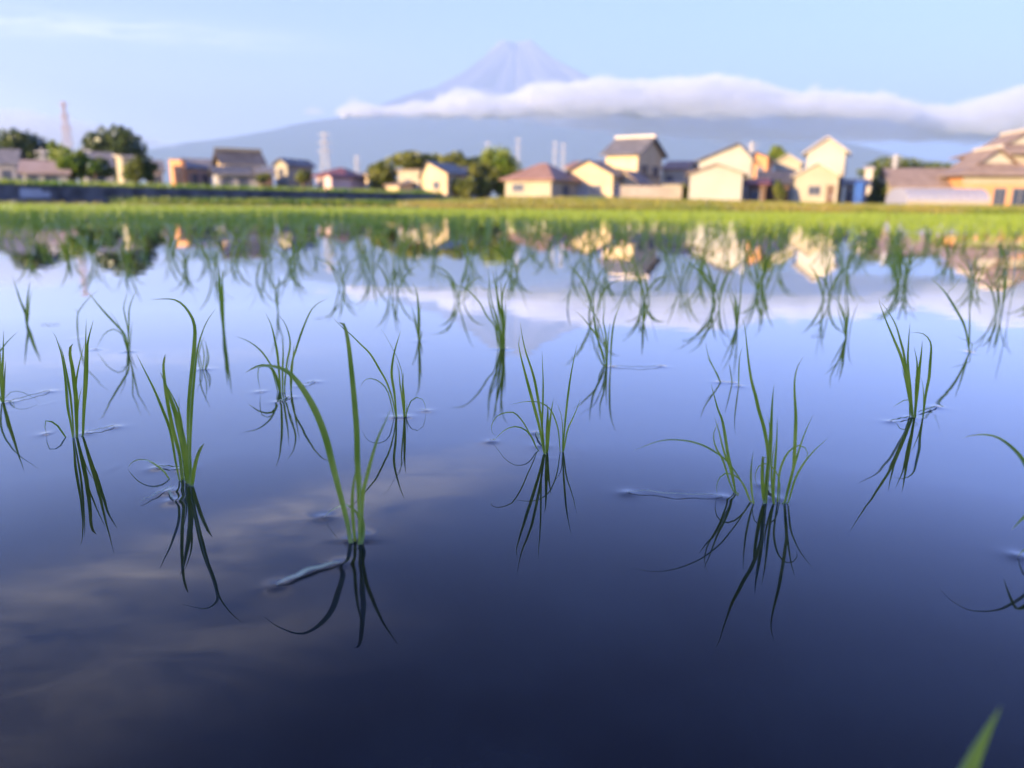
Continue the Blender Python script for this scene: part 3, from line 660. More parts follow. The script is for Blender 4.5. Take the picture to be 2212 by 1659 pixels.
# ------------------------------------------------------------------ trees
def tree(label, px, ytop, ybase, wpx, D, mat, name='broadleaf_tree', n=2600, leaf=.30, lobes=9, core=.62, group=None, flat=1.0, z0=None):
    top = at(px, ytop, D); zb = gz(top.x, D) if z0 is None else z0; rw = wpx/F2*D/2; H = top.z - zb
    cb = max(at(px, ybase, D).z - zb, .05)                 # crown bottom above ground
    root = empty(name, (top.x, D, zb)); tag(root, label, 'tree', group)
    cz = (H+cb)/2; rz = (H-cb)/2; r = random.Random(hash(label) & 0xffff if False else int(px*7+D))
    tr = MB(); tr.tube([(0, 0, -.3), (rw*.03, 0, cb*.6+.2), (0, .02, cz), (rw*.05, 0, H*.8)], [rw*.13+.08, rw*.10+.06, rw*.07+.04, .03], 8)
    tips = []
    for k in range(7):
        a = k*2.4; e = (math.cos(a)*rw*.65, math.sin(a)*rw*.65, cz + r.uniform(-.3, .6)*rz); s = (0, 0, cb*.6+.2 + (cz-cb*.6)*.15*k/2)
        m_ = [(s[i]+e[i])/2 + (.1*rw if i == 2 else 0) for i in range(3)]
        tr.tube([s, m_, e], [rw*.05+.03, rw*.03+.02, .015], 6)
    tr.build('trunk', MT['bark'], root)
    LB = [(0, 0, cz, core)]*(6 if core > .7 else 1)
    for k in range(lobes):
        a = r.uniform(0, 6.28); q = r.uniform(.25, .62); zz_ = r.uniform(-.6, .62)
        LB.append((math.cos(a)*rw*q, math.sin(a)*rw*q, cz+zz_*rz*(1-q*.3), r.uniform(.34, .52)))
    V = np.zeros((n, 4, 3))
    for i in range(n):
        lx, ly, lz, lr = LB[r.randrange(len(LB))]
        while True:
            d = Vector((r.gauss(0, 1), r.gauss(0, 1), r.gauss(0, 1))); 
            if d.length > .1: break
        d.normalize(); rad = lr*(r.random()**.33)*r.uniform(.82, 1.06)
        p = Vector((lx + d.x*rad*rw, ly + d.y*rad*rw, lz + d.z*rad*rz*flat))
        u = Vector((r.gauss(0, 1), r.gauss(0, 1), r.gauss(0, 1))).normalized(); v = u.cross(Vector((r.gauss(0, 1), r.gauss(0, 1), r.gauss(0, 1)))).normalized()
        s = leaf*r.uniform(.6, 1.3)
        V[i] = (p-u*s*.5, p+v*s*.35, p+u*s*.5, p-v*s*.35)
    lo, hi = np.percentile(V.reshape(-1, 3), 1, axis=0), np.percentile(V.reshape(-1, 3), 99, axis=0)
    for k_, (a_, b_) in enumerate(((-rw, rw), (-rw, rw), (cb, H))): V[..., k_] = a_ + (V[..., k_]-lo[k_])/(hi[k_]-lo[k_])*(b_-a_)
    quadmesh('crown', V.reshape(-1, 3), np.arange(4*n).reshape(n, 4), MT[mat], root)
    return root
T_ = WTOP-.05
GL = 'trees behind the terrace at left'
tree('dark domed evergreen tree at the far left', 46, 292, 400, 108, 120, 'leaf_dark', 'evergreen_tree', 7000, .6, core=.9, group=GL, z0=T_)
tree('dark domed evergreen tree behind the cream building at left', 244, 282, 395, 104, 120, 'leaf_dark', 'evergreen_tree', 7000, .6, core=.9, group=GL, z0=T_)
tree('slim bright green tree in front of the pylon', 117, 306, 360, 30, 90, 'leaf_bright', 'conical_tree', 1400, .3, lobes=5, group=GL, z0=T_)
tree('bright round bush beside the pink roofed shed', 150, 326, 383, 58, 75, 'leaf_bright', 'round_bush', 2600, .3, group=GL, z0=T_)
tree('dark green bush right of the bright round bush', 200, 345, 382, 62, 76, 'leaf_dark', 'round_bush', 2200, .3, group=GL, z0=T_)
tree('small pale green bush in front of the dark bush', 203, 350, 372, 22, 72, 'leaf_bright', 'round_bush', 700, .22, group=GL, z0=T_)
tree('olive green clipped conifer in front of the cream building', 287, 343, 389, 38, 66, 'leaf_olive', 'conifer_shrub', 2000, .22, group=GL, z0=T_)
tree('darker clipped conifer touching the olive one at its right', 316, 345, 390, 30, 67, 'leaf_dark', 'conifer_shrub', 1600, .22, group=GL, z0=T_)
tree('small round green bush behind the narrow cream house', 655, 368, 394, 30, 80, 'leaf_olive', 'round_bush', 1100, .25, group=GL, z0=T_)
tree('olive shrub left of the dark old farmhouse gate', 567, 374, 394, 26, 70, 'leaf_olive', 'round_bush', 800, .22, group=GL, z0=T_)
tree('round olive tree left of the yellow house', 826, 353, 408, 56, 88, 'leaf_olive', 'broadleaf_tree', 3200, .3)
tree('wide olive tree crown behind the yellow house, at its left', 905, 332, 372, 100, 112, 'leaf_olive', 'broadleaf_tree', 3600, .4)
tree('darker tree behind the yellow house, at its right', 985, 331, 385, 56, 110, 'leaf_olive', 'broadleaf_tree', 2600, .4)
tree('dark green tree filling the gap before the tallest tree', 1025, 342, 392, 50, 112, 'leaf_dark', 'broadleaf_tree', 2400, .4)
tree('tall bright tree left of the red roofed bungalow', 1083, 324, 420, 72, 92, 'leaf_bright', 'broadleaf_tree', 4600, .3, lobes=12)
tree('lower leafy tree between the yellow house and the tallest tree', 1045, 355, 424, 62, 90, 'leaf_olive', 'broadleaf_tree', 3600, .3)
tree('low shrub at the foot of the yellow house', 1000, 385, 424, 50, 84, 'leaf_olive', 'round_bush', 2200, .28)
tree('small tree top showing above the small yellow house', 1680, 318, 348, 34, 118, 'leaf_bright', 'broadleaf_tree', 1500, .35)
tree('low dark wooded mound behind the brown roofed bungalow', 1958, 346, 400, 165, 130, 'leaf_dark', 'broadleaf_tree', 5200, .5, lobes=14)
tree('dark hedge beside the blue sheet', 1898, 388, 440, 40, 92, 'leaf_dark', 'round_bush', 2200, .28)
tree('yellow green bush in front of the shaded yard', 1685, 392, 432, 24, 78, 'leaf_olive', 'round_bush', 1000, .22)
tree('small bush against the left corner of the big cream barn', 1478, 400, 430, 18, 84, 'leaf_olive', 'round_bush', 800, .22)
# ------------------------------------------------------------------ houses
def window(parent, x0, x1, z0, z1, side='front', w_=0, name='window', bars=1):
    "frame with a pane as sub-part, on the front (y=0) or right (x=w) wall; local coordinates of the house"
    f = MB(); t = .07; dp = .05
    def bx(m, a0, a1, c0, c1, d0, d1):
        if side == 'front': m.box(a0, a1, -d1, -d0, c0, c1)
        else: m.box(w_+d0, w_+d1, a0, a1, c0, c1)
    bx(f, x0-t, x1+t, z1, z1+t, .003, dp); bx(f, x0-t, x1+t, z0-t*1.5, z0, .003, dp+.04)
    bx(f, x0-t, x0, z0, z1, .003, dp); bx(f, x1, x1+t, z0, z1, .003, dp)
    for k in range(bars): xm = x0+(x1-x0)*(k+1)/(bars+1); bx(f, xm-.03, xm+.03, z0, z1, .012, dp)
    fo = f.build(name, MT['frame'], parent)
    p = MB(); bx(p, x0, x1, z0, z1, .004, .010); p.build('pane', MT['glass'], fo)
def house(label, xl, xr, yb, ye, yr, D, rot=-28, depth=6., kind='front', wall='cream', roof='roof_grey', over=.35, apex=None, wins=(), swins=(), door=None,
          name='house', group=None, zb=None, ridge=False, cat='house', rt=.14, gablewall=None, trim=None):
    ph = R(rot); e = Vector((math.cos(ph), math.sin(ph)))
    PL = at(xl, yb, D); a = ray(xr, yb); det = e.x*(-a.y) + e.y*a.x
    # PL + w e = t a

    A = np.array([[e.x, -a.x], [e.y, -a.y]]); w_, t_ = np.linalg.solve(A, np.array([-PL.x, -PL.y]))
    mid = Vector((PL.x, PL.y)) + e*(w_/2); pm_ = (xl+xr)/2
    ze = hgt(pm_, ye, mid.y); zr = hgt(pm_, yr, mid.y)
    z0 = (gz(mid.x, mid.y) if zb is None else zb) - .15
    root = empty(name, (PL.x, PL.y, z0), ph); tag(root, label, cat, group)
    he, hr = ze-z0, zr-z0
    if kind != 'front':                              # ridge sits half the depth farther back
        q = Vector((mid.x, mid.y)) + Vector((-e.y, e.x))*(depth/2); hr = hgt(pm_, yr, q.y)-z0
    m = MB(); ax = w_/2 if apex is None else w_*apex
    if kind == 'front':
        m.add([(0,0,0),(w_,0,0),(w_,0,he),(ax,0,hr-.05),(0,0,he),(0,depth,0),(w_,depth,0),(w_,depth,he),(ax,depth,hr-.05),(0,depth,he)],
              [(0,1,2,3,4),(9,8,7,6,5),(1,6,7,2),(5,0,4,9),(2,7,8,3),(3,8,9,4)])
    elif kind == 'side':
        m.add([(0,0,0),(w_,0,0),(w_,depth,0),(0,depth,0),(0,0,he),(w_,0,he),(w_,depth,he),(0,depth,he),(0,depth/2,hr-.05),(w_,depth/2,hr-.05)],
              [(0,1,5,4),(1,2,6,9,5),(2,3,7,6),(3,0,4,8,7),(4,5,9,8),(8,9,6,7)])
    elif kind == 'mono':
        m.add([(0,0,0),(w_,0,0),(w_,depth,0),(0,depth,0),(0,0,he),(w_,0,he),(w_,depth,hr),(0,depth,hr)],
              [(0,1,5,4),(1,2,6,5),(2,3,7,6),(3,0,4,7),(4,5,6,7)])
    else: m.box(0, w_, 0, depth, 0, he)
    m.build('wall', MT[wall], root)
    r = MB(); o = over
    if kind == 'front':
        sl = (hr-he)/max(ax, .1); sr = (hr-he)/max(w_-ax, .1)
        r.slab([(-o, -o, he-sl*o), (ax, -o, hr), (ax, depth+o, hr), (-o, depth+o, he-sl*o)], rt)
        r.slab([(ax, -o, hr), (w_+o, -o, he-sr*o), (w_+o, depth+o, he-sr*o), (ax, depth+o, hr)], rt)
    elif kind == 'side':
        s = (hr-he)/(depth/2)
        r.slab([(-o, -o, he-s*o), (w_+o, -o, he-s*o), (w_+o, depth/2, hr), (-o, depth/2, hr)], rt)
        r.slab([(-o, depth/2, hr), (w_+o, depth/2, hr), (w_+o, depth+o, he-s*o), (-o, depth+o, he-s*o)], rt)
    elif kind == 'mono':
        r.slab([(-o, -o, he), (w_+o, -o, he), (w_+o, depth+o, hr), (-o, depth+o, hr)], rt)
    elif kind == 'hip':
        i = min(depth/2, w_*.42)
        A_, B_ = (i, depth/2, hr), (w_-i, depth/2, hr)
        c = [(-o,-o,he-.05),(w_+o,-o,he-.05),(w_+o,depth+o,he-.05),(-o,depth+o,he-.05)]
        r.add([*c, A_, B_, *[(x, y, z-rt) for x, y, z in c]], [(0,1,5,4),(1,2,5),(2,3,4,5),(3,0,4),(6,9,8,7),(0,6,7,1),(1,7,8,2),(2,8,9,3),(3,9,6,0)])
    elif kind == 'irimoya':
        zi = he + (hr-he)*.45; i = w_*.24; j = depth*.16
        c = [(-o,-o,he-.05),(w_+o,-o,he-.05),(w_+o,depth+o,he-.05),(-o,depth+o,he-.05)]; d_ = [(i,j,zi),(w_-i,j,zi),(w_-i,depth-j,zi),(i,depth-j,zi)]
        r.add([*c, *d_, *[(x, y, z-rt) for x, y, z in c]], [(0,1,5,4),(1,2,6,5),(2,3,7,6),(3,0,4,7),(8,11,10,9),(0,8,9,1),(1,9,10,2),(2,10,11,3),(3,11,8,0)])
        sl = (hr-zi)/(w_/2-i)
        r.slab([(i-.5, j-.5, zi-sl*.5+.05), (w_/2, j-.5, hr), (w_/2, depth-j+.5, hr), (i-.5, depth-j+.5, zi-sl*.5+.05)], rt)
        r.slab([(w_/2, j-.5, hr), (w_-i+.5, j-.5, zi-sl*.5+.05), (w_-i+.5, depth-j+.5, zi-sl*.5+.05), (w_/2, depth-j+.5, hr)], rt)
        g = MB(); g.add([(i+.1, j+.1, zi-.1), (w_-i-.1, j+.1, zi-.1), (w_/2, j+.1, hr-.1), (i+.1, depth-j-.1, zi-.1), (w_-i-.1, depth-j-.1, zi-.1), (w_/2, depth-j-.1, hr-.1)], [(0,1,2),(5,4,3),(0,3,4,1),(1,4,5,2),(2,5,3,0)])
        g.build('gable', MT[gablewall or wall], root)
    ro = r.build('roof', MT[roof], root)
    if ridge:
        k = MB()
        if kind == 'side': k.box(-o, w_+o, depth/2-.2, depth/2+.2, hr+rt*.6, hr+rt+.28)
        elif kind == 'hip': k.box(A_[0], B_[0], depth/2-.15, depth/2+.15, hr-.05, hr+.22)
        elif kind == 'irimoya': k.box(w_/2-.18, w_/2+.18, depth*.16-.5, depth*.84+.5, hr+rt*.5, hr+rt+.28)
        else: k.box(ax-.18, ax+.18, -o, depth+o, hr+rt*.6, hr+rt+.25)
        k.build('ridge_cap', MT['ridge' if ridge is True else ridge], ro)
    if trim:
        t = MB(); t.box(-.04, w_+.04, -.045, -.004, he*trim[0], he*trim[1]); t.box(w_+.004, w_+.045, 0, depth, he*trim[0], he*trim[1]); t.build('wall_band', MT[trim[2]], root)
    for q in wins: window(root, w_*q[0], w_*q[1], he*q[2], he*q[3])
    for q in swins: window(root, depth*q[0], depth*q[1], he*q[2], he*q[3], 'side', w_)
    if door:
        d = MB(); d.box(w_*door[0], w_*door[1], -.06, -.004, 0.15, min(he*.85, 2.2)); do = d.build('door', MT['wood'], root)
        k = MB(); k.box(w_*door[1]-.25, w_*door[1]-.15, -.10, -.061, 1.0, 1.2); k.build('handle', MT['steel'], do)
    return root
T_ = WTOP
HL = 'houses on the terrace at left'
house('grey roofed house cut by the left edge', -40, 34, 378, 354, 324, 96, 24, 8, 'side', 'greywall', 'roof_grey', zb=T_, group=HL, wins=((.6,.85,.3,.8),))
house('low shed with a dull pink roof on the terrace', 50, 146, 390, 372, 350, 72, 24, 4, 'side', 'greywall', 'roof_pink', zb=T_, group=HL, cat='shed', name='shed', wins=((.1,.3,.3,.8),(.5,.75,.3,.8)))
house('long slate roofed house behind the bushes at left', 176, 246, 384, 358, 330, 100, 28, 7, 'side', 'greywall', 'roof_grey', zb=T_, group=HL, wins=((.3,.7,.3,.8),))
house('small cream building with a flat roof left of the clipped conifers', 268, 300, 386, 340, 336, 80, 34, 4.5, 'mono', 'cream', 'ridge', .25, zb=T_, group=HL, wins=((.3,.7,.5,.8),))
house('grey house right of the clipped conifers', 322, 352, 388, 368, 348, 90, 26, 6, 'side', 'greywall', 'roof_grey', zb=T_, group=HL, wins=((.2,.8,.3,.8),))
house('orange walled house with a flat top at left', 394, 402, 384, 346, 343, 84, 34, 6.5, 'mono', 'orange', 'roof_grey', .15, zb=T_, group=HL, wins=())
house('grey roofed wing right of the orange house', 404, 458, 386, 364, 345, 88, 26, 6, 'side', 'greywall', 'roof_grey', zb=T_, group=HL, wins=((.2,.45,.3,.8),(.6,.85,.3,.8)))
house('dark old farmhouse with a heavy tiled roof and a cream gable', 488, 566, 392, 352, 329, 84, 30, 4.5, 'side', 'tan', 'roof_dark', .6, zb=T_, group=HL, ridge='roof_dark', wins=((.05,.22,.1,.75),(.42,.58,.1,.75),(.68,.9,.1,.75)), door=(.28,.38), trim=(0, .9, 'wood'))
house('low front wing of the old farmhouse with its own dark roof', 470, 560, 393, 376, 362, 79, 26, 4, 'side', 'greywall', 'roof_dark', .5, zb=T_, group=HL, wins=((.1,.3,.1,.8),(.5,.7,.1,.8)))

house('dark shed at the right end of the old farmhouse', 562, 590, 394, 376, 364, 80, 24, 4, 'side', 'wood', 'roof_grey', zb=T_, group=HL, cat='shed', name='shed')
house('narrow cream house like a tower', 596, 622, 394, 355, 344, 86, -28, 4, 'front', 'cream', 'roof_grey', .3, zb=T_, group=HL, wins=((.3,.7,.6,.85),(.3,.7,.2,.4)))
house('grey roofed house behind the narrow cream one', 626, 664, 392, 364, 349, 104, 24, 6, 'side', 'greywall', 'roof_grey', zb=T_, group=HL)
house('pink house with a maroon roof', 684, 746, 398, 378, 362, 84, -10, 6, 'hip', 'pinkwall', 'roof_maroon', .4, zb=T_, group=HL, wins=((.1,.35,.3,.8),(.6,.85,.3,.8)))
house('small white annex in front of the pink house', 700, 716, 400, 382, 377, 78, -28, 3, 'front', 'pinkwall', 'roof_maroon', .2, zb=T_, group=HL)
house('tiny orange cottage left of the olive tree', 781, 798, 402, 380, 374, 96, -28, 4, 'front', 'tan', 'roof_grey', .3, zb=T_, group=HL)
house('yellow gabled house in front of the olive trees', 912, 966, 422, 374, 350, 84, -22, 6, 'front', 'tan', 'roof_dark', .3, apex=.22, wins=((.45,.7,.55,.75),))
house('yellow flat topped wing left of the gabled house', 861, 908, 422, 369, 366, 85, -22, 5, 'mono', 'cream', 'roof_brown', .2, wins=((.3,.6,.5,.75),))
house('low orange lean-to at the left end of the yellow house', 834, 862, 422, 402, 395, 82, -22, 3, 'mono', 'tan', 'roof_brown', .2)
house('dark slate roofed house right of the yellow house', 968, 1012, 415, 380, 362, 98, -22, 7, 'side', 'greywall', 'roof_dark', .4, wins=((.3,.7,.5,.8),))
HM = 'houses across the field at right'
house('cream bungalow with a red hipped roof', 1091, 1190, 432, 386, 352, 80, -28, 7, 'hip', 'cream', 'roof_red', .45, group=HM, wins=((.18,.40,.45,.75),), swins=((.4,.6,.3,.75),))
house('pale house with a dull pink roof behind the bungalow', 1222, 1272, 410, 362, 350, 105, -28, 7, 'side', 'cream', 'roof_red', .4, group=HM)
house('tan gabled house with its roof falling to the right', 1214, 1322, 426, 378, 347, 84, -20, 9, 'front', 'tan', 'roof_dark', .4, group=HM, wins=((.3,.48,.35,.6),(.6,.78,.35,.6)))
house('old two storey farmhouse with a tan wall and a pale ridge', 1306, 1374, 424, 330, 300, 94, -34, 7, 'side', 'tan', 'roof_grey', .6, group=HM, ridge=True, wins=((.55,.9,.12,.30),), swins=((.15,.4,.55,.75),(.6,.85,.55,.75)), trim=(.52,.56,'wood'))
house('lower wing with a sloping roof in front of the two storey farmhouse', 1340, 1378, 424, 396, 370, 86, -30, 4, 'front', 'tan', 'roof_brown', .3, group=HM, apex=.15, cat='house')
house('small white house with a reddish roof left of the big barn', 1428, 1478, 424, 366, 350, 100, -26, 7, 'side', 'white', 'roof_red', .3, group=HM, wins=((.2,.45,.5,.8),))
house('low white shed in front of the small white house', 1424, 1468, 418, 398, 392, 90, -26, 4, 'mono', 'white', 'roof_dark', .3, group=HM, cat='shed', name='shed')
house('big windowless cream barn with a low gable', 1487, 1600, 438, 375, 355, 79, -18, 8, 'front', 'white', 'roof_brown', .35, group=HM, cat='barn', name='barn')
house('tall cream house behind the barn with an orange side', 1506, 1620, 430, 346, 311, 92, -22, 8, 'front', 'white', 'roof_grey', .5, group=HM, apex=.72, swins=((.2,.45,.6,.8),))
house('orange brick extension on the right of the tall cream house', 1622, 1652, 424, 340, 328, 90, -24, 5, 'front', 'orange', 'roof_dark', .4, group=HM, apex=.05, cat='house', wins=((.3,.7,.6,.8),))
house('dark open shed with a rusty roof in the shaded yard', 1612, 1652, 434, 400, 386, 80, -18, 5, 'mono', 'wood', 'roof_maroon', .4, group=HM, cat='shed', name='shed', wins=((.2,.7,.1,.7),))
house('dark low roofed store left of the two storey cream house', 1640, 1702, 432, 396, 372, 84, -20, 6, 'side', 'wood', 'roof_dark', .5, group=HM, cat='shed', name='shed', door=(.3,.6))
house('small yellow gabled house between the tall houses', 1666, 1724, 425, 352, 334, 102, -22, 7, 'front', 'cream', 'ridge', .35, group=HM, wins=((.35,.65,.55,.75),))
house('two storey cream house with a dark right side', 1734, 1816, 436, 326, 297, 86, -24, 5.5, 'front', 'white', 'ridge', .5, group=HM, swins=((.15,.85,.66,.86),), trim=(.60,.62,'wood'))
house('low gabled cream wing in front of the two storey house', 1712, 1806, 441, 378, 353, 80, -22, 6, 'front', 'cream', 'ridge', .35, group=HM, wins=((.35,.6,.4,.65),), door=(.75,.92), swins=((.2,.8,.1,.7),))
house('dark open porch right of the low cream wing', 1822, 1868, 443, 402, 388, 82, -22, 4, 'mono', 'greywall', 'roof_dark', .4, group=HM, cat='shed', name='shed', wins=((.08,.35,.1,.8),(.45,.6,.1,.8)), door=(.66,.9))
house('pale hut behind the porch', 1862, 1878, 440, 366, 360, 104, -22, 3, 'mono', 'ridge', 'ridge', .2, group=HM, cat='shed', name='shed')
house('long bungalow with a broad brown tiled roof', 1926, 2058, 446, 402, 366, 88, -14, 9, 'side', 'cream', 'roof_brown', .5, group=HM, wins=((.3,.45,.4,.75),(.6,.75,.4,.75)), door=(.02,.1))
house('large farmhouse at the right edge, lower roof, orange lower wall', 2072, 2230, 452, 376, 326, 84, -8, 8, 'irimoya', 'orange', 'roof_brown', .9, group=HM, ridge=True, gablewall='white', wins=((.45,.6,.1,.6),(.7,.9,.1,.6)), trim=(.72,.97,'cream'))
house('upper storey of the large farmhouse rising behind its front roof', 2128, 2290, 430, 330, 290, 96, -8, 9, 'irimoya', 'orange', 'roof_brown', 1.0, group=HM, ridge=True, gablewall='white', wins=((.4,.6,.82,.93),), trim=(.80,.97,'cream'))
# long pale garden wall
def garden_wall():
    a = at(1156, 428, 83); b = at(1472, 428, 83); n = 10; root = empty('garden_wall', (a.x, 83, gz(a.x, 83)-.2)); tag(root, 'long low pale garden wall in front of the bungalow and the tan house', 'wall')
    W_ = b.x-a.x; H1 = hgt(1300, 402, 83)-(gz(a.x, 83)-.2); m = MB()
    for i in range(n): m.box(W_*i/n+.01, W_*(i+1)/n-.01, 0, .16, 0, H1+random.uniform(-.02, .02))
    m.build('wall_panel', MT['concrete'], root); c = MB(); c.box(-.05, W_+.05, -.05, .21, H1+.025, H1+.1); c.build('coping', MT['concrete'], root)
garden_wall()
# blue sheet hung on the porch
def sheet():
    x0, x1 = at(1847, 400, 80.2), at(1867, 400, 80.2); z1 = hgt(1857, 392, 80.2); z0 = gz(x0.x, 80)+.05; V = []; Q = []
    nx, ny = 12, 14
    for s in (0, 1):
        for j in range(ny+1):
            for i in range(nx+1):
                u, v = i/nx, j/ny; V.append((x0.x+(x1.x-x0.x)*u, 80.2+.06*math.sin(u*13+v*2)*(1-v*.6)+s*.02, z0+(z1-z0)*v))
    st = (nx+1)*(ny+1)
    for j in range(ny):
        for i in range(nx): a = j*(nx+1)+i; Q.append((a, a+1, a+nx+2, a+nx+1)); Q.append((st+a, st+a+nx+1, st+a+nx+2, st+a+1))
    tag(mesh('tarpaulin', V, Q, MT['blue'], smooth=True), 'bright blue sheet hanging beside the porch', 'tarpaulin')
sheet()
# vinyl tunnel greenhouse
def greenhouse():
    a = at(1958, 450, 74); b = at(2128, 450, 74); W_ = b.x-a.x; z0 = gz(a.x, 74)-.1; H_ = hgt(2040, 407, 75.5)-z0; root = empty('greenhouse', (a.x, 74, z0), R(-4)); tag(root, 'low tunnel greenhouse of pale film in front of the brown roofed bungalow', 'greenhouse')
    m = MB(); P = []; n = 14; dp = 5.0; zb_ = H_*.42
    prof = [(0, 0)] + [(dp/2-math.cos(math.pi*k/n)*dp/2, zb_+math.sin(math.pi*k/n)*(H_-zb_)) for k in range(n+1)] + [(dp, 0)]
    V = [(0, y, z) for y, z in prof] + [(W_, y, z) for y, z in prof]; k = len(prof)
    m.add(V, [(i, i+k, i+k+1, i+1) for i in range(k-1)] + [tuple(range(k)), tuple(range(2*k-1, k-1, -1))]); m.build('film', MT['film'], root)
    for j in range(11):
        x = W_*j/10; h = MB()
        for (y0_, q0), (y1_, q1) in zip(prof[:-1], prof[1:]): h.beam((x, y0_-.02 if y0_ < dp/2 else y0_+.02, q0+.02), (x, y1_-.02 if y1_ < dp/2 else y1_+.02, q1+.02), .04)
        h.build('hoop', MT['steel'], root)
    s = MB(); s.box(0, W_, -.08, -.03, .0, zb_*.9); s.build('side_skirt', MT['cream'], root)
greenhouse()
# unseen houses added behind the camera to keep the near water in shade
def back(label, x, y, w_, d_, he, hr, rz):
    root = empty('house', (x, y, .1), rz); tag(root, label, 'house', 'unseen houses added behind the viewer to cast shade'); m = MB()
    m.add([(-w_/2,-d_/2,0),(w_/2,-d_/2,0),(w_/2,d_/2,0),(-w_/2,d_/2,0),(-w_/2,-d_/2,he),(w_/2,-d_/2,he),(w_/2,d_/2,he),(-w_/2,d_/2,he),(-w_/2,0,hr),(w_/2,0,hr)],
          [(0,1,5,4),(1,2,6,9,5),(2,3,7,6),(3,0,4,8,7),(4,5,9,8),(8,9,6,7)]); m.build('wall', MT['cream'], root)
    r = MB(); s = (hr-he)/(d_/2); o = .5
    r.slab([(-w_/2-o,-d_/2-o,he-s*o),(w_/2+o,-d_/2-o,he-s*o),(w_/2+o,0,hr),(-w_/2-o,0,hr)], .15); r.slab([(-w_/2-o,0,hr),(w_/2+o,0,hr),(w_/2+o,d_/2+o,he-s*o),(-w_/2-o,d_/2+o,he-s*o)], .15); r.build('roof', MT['roof_grey'], root)
SD = Vector((SUN_V.x, SUN_V.y)); SP = Vector((-SD.y, SD.x)); ANG = math.atan2(SP.y, SP.x)
for lab, off, dist, w_, he, hr in (('long unseen farmhouse added behind the viewer to shade the near water', 0.5, 25.3, 15, 4.0, 5.2), ('second unseen farmhouse added behind the viewer to shade the near water', 15, 25.3, 13, 3.8, 5.0), ('third unseen farmhouse added behind the viewer to shade the near water', 29, 25.3, 13, 3.8, 5.0)):
    p = Vector((0, 5.5)) + SD*(dist) ; p = p + SP*off*(1 if SP.x > 0 else -1)
    back(lab, p.x, p.y, w_, 6, he, hr, ANG)
# ------------------------------------------------------------------ pylons and poles
def pylon(label, px, yt, yb, D, wpx=20, mat='steel', t=.35, z0=0, arms=3):
    top = at(px, yt, D); z0 = gz(top.x, D)-.3; H = top.z-z0; root = empty('lattice_pylon', (top.x, D, z0)); tag(root, label, 'pylon')
    bw = wpx/F2*D/2; m = MB(); fr = lambda z: bw*max(0,1-z/H)**.8*.9 + bw*.10
    nL = 9
    for k in range(nL):
        z0_, z1_ = H*k/nL, H*(k+1)/nL; a, b = fr(z0_), fr(z1_)
        for i in range(4):
            c0 = [(-1,-1),(1,-1),(1,1),(-1,1)][i]; c1 = [(-1,-1),(1,-1),(1,1),(-1,1)][(i+1) % 4]
            m.beam((c0[0]*a, c0[1]*a, z0_), (c0[0]*b, c0[1]*b, z1_), t)
            m.beam((c0[0]*a, c0[1]*a, z0_), (c1[0]*b, c1[1]*b, z1_), t*.6)
            m.beam((c0[0]*b, c0[1]*b, z1_), (c1[0]*b, c1[1]*b, z1_), t*.6)
    m.build('lattice', MT[mat], root)
    for k in range(arms):
        z = H*(.97-.12*k); a = MB(); l_ = bw*(1.0+.15*k)
        a.beam((-l_, 0, z), (0, 0, z+H*.02), t); a.beam((0, 0, z+H*.02), (l_, 0, z), t); a.beam((-l_, 0, z), (l_, 0, z), t*.7); a.build('cross_arm', MT[mat], root)
def pole(label, px, yt, D, r=.14, mat='polec'):
    top = at(px, yt, D); z0 = gz(top.x, D)-.3; H = top.z-z0; root = empty('utility_pole', (top.x, D, z0)); tag(root, label, 'utility pole')
    m = MB(); m.tube([(0,0,0),(0,0,H)], [r*1.3, r], 10); m.build('shaft', MT[mat], root)
    for k in (0, 1): a = MB(); a.box(-.9+.1*k, .9-.1*k, -.06, .06, H-.5-k*.7, H-.38-k*.7); a.build('cross_arm', MT['steel'], root)
pylon('tall brown lattice pylon above the trees at far left', 136, 219, 330, 330, 22, 'rust', .20)
pylon('pale lattice pylon left of centre, in front of the mountain slope', 700, 286, 360, 300, 26, 'steel', .22)
pylon('slim pale mast behind the pink house', 770, 336, 385, 240, 14, 'steel', .16, arms=2)
pylon('far pale pylon above the olive trees', 1053, 306, 345, 420, 14, 'steel', .25, arms=2)
pylon('far pale pylon just right of the tallest tree', 1119, 298, 350, 420, 14, 'steel', .25, arms=2)
pylon('far pale pylon above the bungalow, left one of a close pair', 1199, 306, 350, 420, 13, 'steel', .25, arms=2)
pylon('far pale pylon above the bungalow, right one of a close pair', 1217, 309, 350, 430, 13, 'steel', .25, arms=2)
pole('utility pole in front of the domed tree at far left', 90, 320, 96)
pole('utility pole left of the cream flat roofed building', 180, 318, 100)
pole('stout pale post above the brown roofed bungalow', 1936, 334, 112, .3)
pole('white pole beside the tall cream house roof', 1625, 306, 110, .25)
